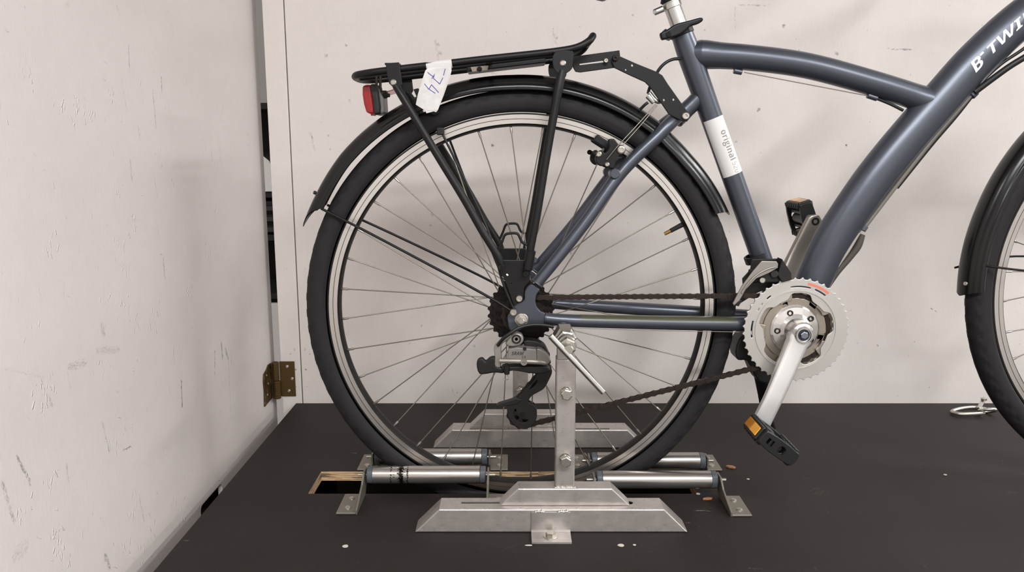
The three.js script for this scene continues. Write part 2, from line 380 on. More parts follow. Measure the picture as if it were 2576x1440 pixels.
  for (const [z, y] of [[0.004, 0.078], [-0.006, 0.056], [0.004, 0.034]]) add(hg, 'screw', [turned([[0.003, 0], [0.003, 0.0006], [0.0015, 0.0014], [0, 0.001]], V(PANEL_X + 0.0035, y, WALL_Z + 0.04 + z), V(1, 0, 0), 16)], M.weld);
}

// ------------------------------------------------------------------ what shows through the gap beside the post
{
  const rack = thing('storage_shelf', 'dark cluttered shelf seen through the narrow gap beside the white door post', 'shelf', V(-0.9, -0.76, -1.25));
  const dark = std('darkBoard', 0x1d1a1a, 0.8);
  add(rack, 'back_board', [box(-0.9, -0.01, -1.4, 1.0, 1.42, 0.02)], dark);
  for (const x of [-1.38, -0.42]) add(rack, 'upright', [box(x, -0.01, -1.24, 0.03, 1.42, 0.3)], dark);
  for (const y of [-0.32, 0.12, 0.3, 0.43, 0.69]) add(rack, 'shelf_board', [box(-0.9, y, -1.24, 0.94, 0.018, 0.28)], dark);
  const cr = thing('plastic_crate', 'black slatted crate standing on the shelf behind the door gap', 'crate', V(-0.82, 0.309, -1.2));
  for (let i = 0; i < 3; i++) add(cr, 'slat', [box(-0.82, 0.325 + i * 0.032, -1.1, 0.3, 0.014, 0.012)], M.blackPlastic);
  add(cr, 'crate_body', [box(-0.82, 0.36, -1.2, 0.29, 0.1, 0.16, 0.006)], dark);
  const ps = thing('paper_sheet', 'white paper sheet leaning on the shelf behind the door gap', 'paper', V(-0.73, 0.44, -1.09));
  add(ps, 'sheet', [plate([[-0.757, 0.44], [-0.69, 0.44], [-0.72, 0.53], [-0.738, 0.545]], -1.092, -1.09, 0.0002)], std('paperWhite', 0xe9e6e2, 0.8));
  const bd = thing('white_board', 'white board low behind the door gap beside the brass hinge', 'board', V(-0.7, -0.3, -0.8));
  add(bd, 'board', [box(-0.72, -0.092, -0.8, 0.36, 0.5, 0.016, 0.002)], std('greyWhite', 0xc9c4c2, 0.7));
}

// ------------------------------------------------------------------ workbench
{
  const X0 = -0.487, X1 = 1.75, Z0 = WALL_Z + 0.001, Z1 = 0.52, T = 0.017;
  const W = 2048, H = 870, k = W / (X1 - X0), [c, x] = canvas(W, H), [b, y] = canvas(512, 512);
  fill(x, W, H, (i, j) => {
    const n = (fbm(i / 90, j / 90, 4) - 0.5) * 7 + (vnoise(i * 0.9, j * 0.9) - 0.5) * 5;
    return [33 + n * 0.9, 28 + n * 0.9, 26 + n * 0.9];
  });
  const C = (u, v) => { const p = onBench(u, v); return [(p.x - X0) * k, (p.z - Z0) * k]; };
  const dust = (u, v, n, r, a) => { const [cx, cy] = C(u, v); for (let i = 0; i < n; i++) dab(x, cx + (rr(-1, 1) + rr(-1, 1)) * r, cy + (rr(-1, 1) + rr(-1, 1)) * r, rr(0.4, 1.5), '#a59a90', a * rr(0.3, 1)); };
  dust(1980, 1255, 60, 14, 0.12); dust(2060, 1240, 60, 12, 0.2); dust(1800, 1260, 90, 34, 0.16); dust(1790, 1300, 60, 40, 0.12); dust(1500, 1390, 120, 60, 0.10); dust(1290, 1385, 120, 60, 0.10); dust(600, 1350, 40, 40, 0.10);
  dust(1760, 1120, 30, 20, 0.2); dust(2400, 1300, 90, 120, 0.06); dust(840, 1210, 30, 10, 0.25); dust(990, 1300, 40, 60, 0.12); dust(2500, 1230, 40, 60, 0.12); dust(1700, 1350, 60, 40, 0.12);
  for (const [u, v, len, a, al] of [[2545, 1240, 14, 0.3, 0.25], [2520, 1160, 20, 0.1, 0.18], [470, 1262, 10, 0.1, 0.3], [466, 1360, 10, 0.1, 0.3], [890, 1140, 12, 0.1, 0.35], [1720, 1315, 16, 0.1, 0.25], [1895, 1430, 20, 0.2, 0.2], [1760, 1285, 22, 0.1, 0.3], [2050, 1230, 8, 0, 0.2]]) { const [cx, cy] = C(u, v); smear(x, cx, cy, len, 5, a, '#b0a59c', al * 2); }
  for (let i = 0; i < 240; i++) smear(x, rr(0, W), rr(0, H), rr(4, 26), rr(1, 2), rr(0, 3.1), '#7a7069', rr(0.05, 0.16));
  fill(y, 512, 512, (i, j) => { const n = 128 + 34 * Math.sin(i * Math.PI / 4) * Math.sin(j * Math.PI / 4) + (vnoise(i, j) - 0.5) * 60; return [n, n, n]; });
  const mesh = tex(b); mesh.repeat.set(24, 10);
  M.bench = new THREE.MeshPhysicalMaterial({ name: 'dark film faced plywood', map: tex(c, true, THREE.ClampToEdgeWrapping), bumpMap: mesh, bumpScale: 0.0002, roughness: 0.6, specularIntensity: 0.5 });
  const ply = grain(1024, 128, (i, j) => {
    const L = 9, row = j / 128 * L, f = row - Math.floor(row), odd = Math.floor(row) % 2, n = fbm(i / 140, row * 3, 3), burn = fbm(i / 150 + 40, row * 1.3, 3) > 0.6 ? 0.55 : 1, e = f < 0.1 ? 0.78 : 1, q = (odd ? 0.78 : 1) * (0.75 + 0.5 * n) * e * burn;
    return [216 * q, 182 * q, 138 * q];
  }, true);
  M.ply = new THREE.MeshPhysicalMaterial({ name: 'plywood edge', map: ply, roughness: 0.8 });
  const bench = thing('workbench', 'dark brown plywood workbench top with a long slot cut under the rear wheel', 'workbench', V(0.63, -0.76, 0.045));
  const PX0 = -0.3395, PX1 = 0.309, PZ0 = -0.047, PZ1 = 0.0445;
  const s = new THREE.Shape([[X0, -Z1], [X1, -Z1], [X1, -Z0], [X0, -Z0]].map(([a, d]) => new THREE.Vector2(a, d)));
  const hole = new THREE.Path([[PX0, -PZ1], [PX0, -PZ0], [PX1, -PZ0], [PX1, -PZ1]].map(([a, d]) => new THREE.Vector2(a, d))); s.holes.push(hole);
  const g = new THREE.ExtrudeGeometry(s, { depth: T, bevelEnabled: false }).rotateX(-Math.PI / 2).translate(0, -T, 0);
  const p = g.attributes.position, uv = g.attributes.uv;
  for (const gr of g.groups) for (let i = gr.start; i < gr.start + gr.count; i++) {
    if (gr.materialIndex === 0) uv.setXY(i, (p.getX(i) - X0) / (X1 - X0), 1 - (p.getZ(i) - Z0) * k / H);
    else uv.setXY(i, (p.getX(i) + p.getZ(i)) / 0.25, (p.getY(i) + T) / T);
  }
  const bp = bases.get(bench); g.translate(-bp.x, -bp.y, -bp.z);
  const top = new THREE.Mesh(g, [M.bench, M.ply]); top.name = 'bench_top'; top.castShadow = top.receiveShadow = true; bench.add(top);
  const frame = std('benchFrame', 0x4a3f36, 0.9);
  add(bench, 'apron', [box((X0 + X1) / 2, -0.39, Z1 - 0.03, X1 - X0 - 0.02, 0.74, 0.02)], frame);
  add(bench, 'apron', [box(X0 + 0.02, -0.39, (Z0 + Z1) / 2, 0.02, 0.74, Z1 - Z0 - 0.06)], frame);
  add(bench, 'apron', [box(X1 - 0.02, -0.39, (Z0 + Z1) / 2, 0.02, 0.74, Z1 - Z0 - 0.06)], frame);
  add(bench, 'bottom_shelf', [box((X0 + X1) / 2, -0.5, (Z0 + Z1) / 2, X1 - X0 - 0.06, 0.02, Z1 - Z0 - 0.06)], frame);
  for (const lx of [X0 + 0.06, X1 - 0.06]) for (const lz of [Z0 + 0.05, Z1 - 0.07]) add(bench, 'leg', [box(lx, -0.39, lz, 0.06, 0.742, 0.06, 0.004)], frame);
}

// ------------------------------------------------------------------ steel wheel stands
function stand(far) {
  const D = far ? -0.158 : 0.179, dir = far ? -1 : 1;              // front face of the base tube
  const bx = far ? 0.053 : 0.059, ux = far ? 0.017 : 0.0795, px0 = far ? 0.0162 : 0.0795;
  const t = thing('wheel_stand', far ? 'stainless steel stand behind the rear wheel, its post hidden by the gear mechanism' : 'stainless steel stand before the rear wheel with a tall bolted post and clamp handle', 'stand', V(bx, 0, D - 0.02), 'stainless stands either side of the rear wheel');
  const mitre = (cx, half, hgt, y0, z0, z1) => crease(plate([[cx - half, y0], [cx + half, y0], [cx + half - hgt, y0 + hgt], [cx - half + hgt, y0 + hgt]], z0, z1, 0.0024), 0.12);
  const uvBox = (g) => { const p = g.attributes.position, u = g.attributes.uv; for (let i = 0; i < p.count; i++) u.setXY(i, (p.getX(i)) / 0.5 + 0.3, (p.getY(i) + p.getZ(i)) / 0.5); return g; };
  const f0 = D - 0.041;
  const cut = (g, tools) => {                       // real openings: the tube is hollow below its top wall
    const ev = new Evaluator(); ev.attributes = ['position', 'normal', 'uv'];
    let a = new Brush(fit(g)); a.updateMatrixWorld();
    for (const t of tools) { const b = new Brush(fit(t)); b.updateMatrixWorld(); a = ev.evaluate(a, b, SUBTRACTION); a.updateMatrixWorld(); }
    const r = a.geometry; r.clearGroups(); return fit(r);
  };
  const B3 = (x0, x1, y0, y1, z0, z1) => new THREE.BoxGeometry(x1 - x0, y1 - y0, z1 - z0).translate((x0 + x1) / 2, (y0 + y1) / 2, (z0 + z1) / 2);
  const slot = (x0, x1, z, w = 0.0056) => B3(x0, x1, 0.03, 0.04, z - w / 2, z + w / 2);
  const hollow = B3(bx - 0.155, bx + 0.155, 0.004, 0.0354, f0 + 0.003, D - 0.003);
  const openings = far ? [slot(-0.081, 0.03, -0.1645, 0.006), slot(0.122, 0.187, -0.1645, 0.006)] : [slot(-0.077, -0.012, 0.156), new THREE.CylinderGeometry(0.0058, 0.0058, 0.012, 20).translate(0.178, 0.035, 0.156)];
  add(t, 'base_tube', [uvBox(cut(mitre(bx, 0.204, 0.0365, 0.0004, f0, D), [hollow, ...openings]))], M.stainless);
  const u1 = far ? -0.172 : 0.167, u0 = u1 - 0.0285;
  add(t, 'upper_tube', [uvBox(mitre(ux, 0.098, 0.0275, 0.0368, u0, u1))], M.stainless);
  // post with welds, bolts
  const pz1 = far ? -0.175 : 0.1625, pz0 = pz1 - 0.029, pyB = 0.0643, pyT = 0.2635;
  const post = new RoundedBoxGeometry(0.029, pyT - pyB, 0.029, 3, 0.0028).translate(px0, (pyB + pyT) / 2, (pz0 + pz1) / 2);
  add(t, 'post', [uvBox(post)], M.stainless);
  const beads = [];
  for (let i = 0; i < 16; i++) { const e = i / 15, w = new THREE.SphereGeometry(rr(0.0016, 0.0026), 8, 6); w.scale(1, 0.7, 1); beads.push(w.translate(px0 - 0.0145 + 0.029 * e, pyB + 0.0004, pz1 + 0.0005)); }
  add(t, 'weld', beads, M.weld);
  for (const yb of [0.2137, 0.1105]) {
    const q = V(px0, yb, pz1), b = sub(t, 'bolt');
    add(b, 'washer', [ring(q, ZED, 0.0088, 0.004, 0.0016)], M.zinc);
    add(b, 'bolt_head', [hex(V(px0, yb, pz1 + 0.004), ZED, 0.0088, 0.0065, 0.2 + yb * 9), cyl(V(px0, yb, pz1 + 0.001), V(px0, yb, pz1 + 0.016), 0.0052)], M.zinc);
    add(b, 'nut', [hex(V(px0, yb, pz1 + 0.0098), ZED, 0.0086, 0.007, 0.5 + yb * 4)], M.zinc);
  }
  // clamp screw with tommy bar, pointing at the axle
  const cy = 0.2865, zc = (pz0 + pz1) / 2, out = dir;
  const cs = sub(t, 'clamp_screw', 'clamp screw with round tommy bar');
  add(cs, 'saddle_block', [box(px0 - 0.0005, 0.2755, zc, 0.025, 0.03, 0.026, 0.002)], M.stainless);
  const A = (z) => V(px0 + 0.0005, cy, zc + z * out), ax = V(0, 0, out);
  add(cs, 'coupling_nut', [hex(A(-0.052), ax, 0.0172, 0.035, 0.52, 0.1)], M.zinc);
  add(cs, 'nut', [hex(A(-0.013), ax, 0.015, 0.011, 0.35)], M.zinc);
  add(cs, 'screw_shaft', [cyl(A(-0.07), A(0.052), 0.0068)], M.zinc);
  add(cs, 'collar', [ring(A(0.005), ax, 0.0135, 0.005, 0.016), hex(A(0.022), ax, 0.0128, 0.012, 0.1)], M.zinc);
  if (far) add(cs, 'handle', [cyl(A(0.045).add(V(-0.03, 0.04, 0)), A(0.045).add(V(0.045, -0.055, 0)), 0.0042, 0.0042, 24)], M.chrome);
  else add(cs, 'handle', [cyl(P(1384, 845, 0.196), P(1518, 988, 0.198), 0.0044, 0.0044, 24)], M.chrome);
  // angle bracket bolting the base to the bench
  if (!far) {
    const bk = sub(t, 'angle_bracket'), bxx = 0.0578, w = 0.0585;
    add(bk, 'bracket_plate', [uvBox(crease(plate([[D + 0.0005, 0.0335], [D + 0.0035, 0.0335], [D + 0.0035, 0.006], [D + 0.0062, 0.0035], [D + 0.036, 0.0032], [D + 0.036, 0.0004], [D + 0.004, 0.0004], [D + 0.0005, 0.004]], 0, w, 0.0008).rotateY(-Math.PI / 2).translate(bxx + w / 2, 0, 0), 0.5))], M.stainless);
    add(bk, 'bolt_head', [ring(V(bxx - 0.001, 0.0032, D + 0.019), UP, 0.0105, 0.003, 0.0016), hex(V(bxx - 0.001, 0.0046, D + 0.019), UP, 0.0075, 0.005, 0.3)], M.zinc);
    const wl = [];
    for (const wx of [0.041, 0.0755]) for (let i = 0; i < 5; i++) wl.push(new THREE.SphereGeometry(rr(0.002, 0.0032), 8, 6).translate(wx + (i - 2) * 0.0028, 0.0335 + rr(-0.0004, 0.0006), D + 0.001));
    add(bk, 'weld', wl, M.weld);
  } else {
    add(t, 'angle_bracket', [uvBox(crease(plate([[-f0 + 0.0005, 0.0335], [-f0 + 0.0035, 0.0335], [-f0 + 0.0035, 0.004], [-f0 + 0.036, 0.0032], [-f0 + 0.036, 0.0004], [-f0 + 0.0005, 0.0004]], 0, 0.0585, 0.0008).rotateY(Math.PI / 2).translate(0.03, 0, 0), 0.5))], M.stainless);
  }
  return t;
}
stand(false); stand(true);

// ------------------------------------------------------------------ guide rollers beside the wheel
{
  const smut = grain(1024, 256, (x, y) => {                      // black rubber rubbed onto the left near roller
    const u = x / 1024 + 0.02 * (fbm(x / 9, y / 7, 2) - 0.5), d = Math.exp(-Math.pow((u - 0.29) / 0.06, 2)) * (0.75 + 0.25 * Math.cos((u - 0.29) * 90)), n = fbm(x / 14, y / 9, 4), ln = Math.abs(u - 0.205) < 0.006 || Math.abs(u - 0.345) < 0.006;
    const k = (d * 0.8 > n) || (ln && n > 0.46) ? 0.2 : 1 - 0.1 * fbm(x / 40, y / 3, 3);
    return [196 * k, 190 * k, 184 * k];
  }, true);
  const clean = grain(512, 128, (x, y) => { const k = 0.92 - 0.12 * (fbm(x / 60, y / 3, 4)); return [200 * k, 194 * k, 188 * k]; }, true);
  M.rollerDirty = new THREE.MeshPhysicalMaterial({ name: 'zinc roller with rubber marks', map: smut, roughness: 0.3, metalness: 0.92 });
  M.rollerClean = new THREE.MeshPhysicalMaterial({ name: 'zinc roller', map: clean, roughness: 0.3, metalness: 0.92 });
  const R = 0.0145;
  std('galvanised', 0x8f8a7f, 0.5, 0.85);
  const make = (x0, x1, y, z, dirty, label) => {
    const side = z > 0 ? 1 : -1, t = thing('guide_roller', label, 'roller', V((x0 + x1) / 2, 0, z), 'steel guide rollers either side of the rear wheel');
    const g = new THREE.CylinderGeometry(R, R, x1 - x0 - 0.02, 40, 1, true).rotateZ(Math.PI / 2).translate((x0 + x1) / 2, y, z);
    const uv = g.attributes.uv, p = g.attributes.position;
    for (let i = 0; i < p.count; i++) uv.setXY(i, (p.getX(i) - x0) / (x1 - x0), uv.getX(i) * 2);
    add(t, 'roller_tube', [g], dirty ? M.rollerDirty : M.rollerClean);
    for (const [a, b] of [[x0, x0 + 0.0105], [x1 - 0.0105, x1]]) add(t, 'end_cap', [cyl(V(a, y, z), V(b, y, z), R * 0.985, R * 0.985, 32, 0.0015)], M.greyPlastic);
    add(t, 'axle', [cyl(V(x0 - 0.016, y, z), V(x1 + 0.016, y, z), 0.0024)], M.zinc);
    for (const [xe, s] of [[x0 - 0.004, -1], [x1 + 0.004, 1]]) {
      const b = sub(t, 'bracket');
      // upright plate in the y-z plane, sloping down towards its foot, then the foot turned outwards
      const zi = 0.001 * side, prof = [[z - zi * 10 - side * 0.0, y + 0.009], [z + side * 0.012, y + 0.009], [z + side * 0.03, y - 0.004], [z + side * 0.082, 0.007], [z + side * 0.082, 0.0006], [z + side * 0.009, 0.0006], [z - side * 0.010, y - 0.011]];
      const up = plate(prof, 0, 0.003, 0.0005, [[z, y, 0.0028]]);
      const q = up.attributes.position;
      for (let i = 0; i < q.count; i++) { const pz = q.getX(i), py = q.getY(i), pxx = q.getZ(i); q.setXYZ(i, xe - 0.0015 + pxx, py, pz); }
      up.deleteAttribute('normal'); up.computeVertexNormals();
      add(b, 'upright', [crease(up, 0.12)], M.galvanised);
      const zf0 = z + side * 0.012, zf1 = z + side * 0.082;
      add(b, 'foot', [box(xe + s * 0.0155, 0.002, (zf0 + zf1) / 2, 0.033, 0.003, Math.abs(zf1 - zf0), 0.0009)], M.galvanised);
      for (const zz of [z + side * 0.03, z + side * 0.064]) add(b, 'screw', [turned([[0.0052, 0], [0.005, 0.0012], [0.003, 0.0026], [0, 0.003]], V(xe + s * 0.017, 0.0035, zz), UP, 18)], M.zinc);
    }
  };
  make(-0.2403, -0.0436, 0.0317, 0.040, true, 'steel roller with black rubber smudges, near the viewer, left of the bolted post');
  make(0.1395, 0.3385, 0.026, 0.047, false, 'clean steel roller near the viewer, right of the bolted post');
  make(-0.2403, -0.0436, 0.0317, -0.037, false, 'steel roller behind the tyre on the left, partly hidden by the smudged roller');
  make(0.1395, 0.3385, 0.025, -0.036, false, 'steel roller behind the tyre on the right, beside the plain near roller');
}

// ------------------------------------------------------------------ bicycle
const HUB = V(0.015, 0.3046, 0), FHUB = V(1.103, 0.3475, 0), BB = V(0.4495, 0.2832, 0);
const bike = thing('bicycle', 'blue-grey city bicycle with black luggage rack and mudguards, rear wheel held in the steel stands', 'bicycle', V(HUB.x, 0, 0));
// ---- frame
{
  const f = sub(bike, 'frame', 'blue-grey metallic painted frame');
  const dt = [[2010, 790], [2039, 724], [2091, 611], [2184, 470], [2253, 382], [2369, 248], [2460, 147], [2585, 35]].map(([u, v]) => P(u, v, 0)).concat([V(0.87, 0.815, 0)]);
  const DTR = [0.026, 0.0285, 0.0305, 0.0315, 0.0315, 0.0312, 0.031, 0.030, 0.029];
  add(f, 'down_tube', [sweep(dt, DTR, { n: 90, rs: 40, squash: 0.82 })], M.paint);
  const tt = [[1732, 135], [1758, 137], [1776, 138], [1815, 140.5], [1880, 145], [2023, 164], [2176, 204], [2300, 243], [2352, 262]].map(([u, v]) => P(u, v, 0));
  const TTR = [0.0165, 0.0222, 0.0222, 0.0203, 0.0197, 0.0196, 0.0194, 0.0198, 0.0232];
  add(f, 'top_tube', [sweep(tt, TTR, { n: 60, rs: 32 })], M.paint);
  const s0 = P(1714, 80, 0), st = [s0, P(1735, 140, 0), P(1790, 296, 0), P(1848, 460, 0), P(1916, 652, 0), BB];
  add(f, 'seat_tube', [sweep(st, [0.0168, 0.0185, 0.0172, 0.0168, 0.0165, 0.0165], { n: 60, rs: 32 })], M.paint);
  // weld fillets where the tubes meet
  const bead = (c, n, r, wr, sq = 1) => { const g = new THREE.TorusGeometry(r, wr, 10, 40); g.scale(1, sq, 1); g.applyQuaternion(new THREE.Quaternion().setFromUnitVectors(ZED, n.clone().normalize())); return g.translate(c.x, c.y, c.z); };
  const tdir = (a, b) => b.clone().sub(a).normalize();
  add(f, 'bottom_bracket_shell', [cyl(V(BB.x, BB.y, -0.036), V(BB.x, BB.y, 0.036), 0.0215, 0.0215, 36)], M.paint);
  const yoke = [P(1768, 236, 0), P(1742, 262, 0), P(1715, 288, 0), P(1700, 303, 0.004)];
  add(f, 'stay_bridge', [sweep(yoke, [0.0135, 0.0128, 0.0135, 0.013], { rs: 24 }), bead(P(1760, 245, 0), tdir(yoke[1], yoke[0]), 0.0135, 0.002)], M.paint);
  const nearStay = [P(1711, 288, 0.006), P(1686, 310, 0.022), P(1657, 340, 0.028), P(1566, 430, 0.036), P(1472, 560, 0.05), P(1400, 652, 0.06), P(1350, 713, 0.066)];
  add(f, 'seat_stay', [sweep(nearStay, [0.011, 0.0108, 0.0105, 0.0103, 0.0098, 0.0094, 0.0092], { rs: 24, n: 60 })], M.paint);
  const mz = (pts) => pts.map((p) => V(p.x, p.y, -p.z));
  add(f, 'seat_stay', [sweep(mz(nearStay), [0.011, 0.0108, 0.0105, 0.0103, 0.0098, 0.0094, 0.0092], { rs: 24, n: 60 })], M.paint);
  const cs = [P(1370, 801, 0.066), P(1420, 806, 0.066), P(1600, 811, 0.056), P(1760, 814, 0.044), P(1880, 815, 0.031), V(BB.x - 0.012, BB.y + 0.002, 0.02)], CR = [0.0088, 0.0098, 0.0108, 0.0115, 0.0118, 0.0115];
  add(f, 'chain_stay', [sweep(cs, CR, { rs: 24, n: 60 })], M.paint);
  add(f, 'chain_stay', [sweep(mz(cs), CR, { rs: 24, n: 60 })], M.paint);
  M.film = new THREE.MeshPhysicalMaterial({ name: 'olive protective film', color: 0x404130, roughness: 0.35, clearcoat: 0.5, clearcoatRoughness: 0.3 });
  add(f, 'protective_film', [sweep(cs, CR, { rs: 12, n: 50, a0: 0.12 * Math.PI, a1: 0.6 * Math.PI, t0: 0.25, t1: 0.74, lift: 0.0004 })], M.film, 'olive protective film on the chain stay');
  // drop-outs
  const dp = [[1336, 715], [1357, 729], [1349, 742], [1347, 758], [1350, 771], [1359, 782], [1372, 789], [1376, 815], [1340, 819], [1318, 825], [1296, 836], [1284, 831], [1278, 811], [1277, 796], [1282, 787], [1296, 764], [1318, 755], [1320, 733]];
  const dpo = smoothPoly(px(dp, 0.066), 3);
  add(f, 'dropout', [plate(dpo, 0.0625, 0.0695, 0.0016)], M.paint);
  add(f, 'dropout', [plate(dpo, -0.0695, -0.0625, 0.0016)], M.paint);
  for (const s of [1, -1]) {
    add(f, 'weld_seam', [bead(V(nearStay[6].x, nearStay[6].y, s * 0.066), tdir(nearStay[5], nearStay[6]), 0.0088, 0.0017)], M.paint);
    add(f, 'weld_seam', [bead(V(cs[0].x + 0.002, cs[0].y, s * 0.066), V(1, 0, 0), 0.0087, 0.0009)], M.paint);
    add(f, 'brake_boss', [cyl(V(P(1543, 436, 0.03).x, P(1543, 436, 0.03).y, s * 0.03), V(P(1543, 436, 0.03).x, P(1543, 436, 0.03).y, s * 0.052), 0.0085, 0.0078)], M.paint);
  }
  add(f, 'bolt_boss', [cyl(P(1345, 655, -0.058), P(1345, 655, -0.05), 0.005)], M.paint);
  // cable stops
  const stop = (u, v, z, du, dv, m = M.paint, r = 0.0045) => { const a = P(u - du, v - dv, z), b = P(u + du, v + dv, z); return [cyl(a, b, r, r, 16)]; };
  add(f, 'cable_stop', stop(1856, 180, 0.004, 10, 2), M.paint); add(f, 'cable_stop', stop(2194, 244, 0.004, 12, 4), M.paint);
  add(f, 'cable_stop', stop(2448, 236, 0.006, 6, -6, M.paint, 0.0068), M.paint); add(f, 'cable_stop', stop(2173, 574, 0.008, 4, -6, M.greyPlastic, 0.0055), M.greyPlastic);
  // head tube and fork, mostly beyond the frame of the photo
  const sd = V(-0.3256, 0.9455, 0), sp = (t) => V(1.06, 0.332, 0).addScaledVector(sd, t);
  add(f, 'head_tube', [cyl(sp(0.45), sp(0.6), 0.0215, 0.0215, 32)], M.paint);

  // lettering and stickers
  const label = (w, h, draw, bg) => { const [c, x] = canvas(w, h); if (bg) { x.fillStyle = bg; x.fillRect(0, 0, w, h); } draw(x, w, h); return c; };
  const two = (w, h, draw, color) => {                               // white print on black = where the print is
    const c = label(w, h, (x) => { x.fillStyle = '#fff'; draw(x, w, h); }, '#000');
    return new THREE.MeshPhysicalMaterial({ name: 'print', color, roughness: 0.45, alphaMap: tex(c, false, THREE.ClampToEdgeWrapping), transparent: true });
  };
  M.brandPrint = two(1024, 256, (x) => {
    x.textBaseline = 'middle'; x.font = 'italic bold 190px sans-serif';
    x.save(); x.scale(0.86, 1); x.font = 'italic bold 226px sans-serif'; x.fillText('B', 2, 132); x.font = 'italic bold 190px sans-serif'; x.fillRect(168, 62, 44, 28); x.fillText('TWIN', 218, 128); x.restore();
  }, 0xf0efee);
  add(f, 'brand_lettering', [sweep(dt, DTR, { n: 40, rs: 14, squash: 0.82, t0: 0.70, t1: 0.985, a0: -0.30, a1: 0.56, lift: 0.0005, unit: true })], M.brandPrint, 'white brand lettering');
  const seatSticker = label(1024, 512, (x, w, h) => {
    x.fillStyle = '#8d8a88'; x.font = 'bold 150px sans-serif'; x.textBaseline = 'middle'; x.fillText('original', 236, 250);
    x.font = '120px sans-serif'; x.fillStyle = '#a9a5a2'; x.fillText('520', 812, 256);
  }, '#dbd8d6');
  M.stickerWhite = new THREE.MeshPhysicalMaterial({ name: 'white sticker', map: tex(seatSticker, true, THREE.ClampToEdgeWrapping), roughness: 0.3, clearcoat: 0.4 });
  add(f, 'sticker', [sweep(st, [0.0168, 0.0185, 0.0172, 0.0168, 0.0165, 0.0165], { n: 24, rs: 24, t0: 0.403, t1: 0.575, a0: -1.15, a1: 1.9, lift: 0.0004, unit: true })], M.stickerWhite, 'white sticker reading original 520');
}
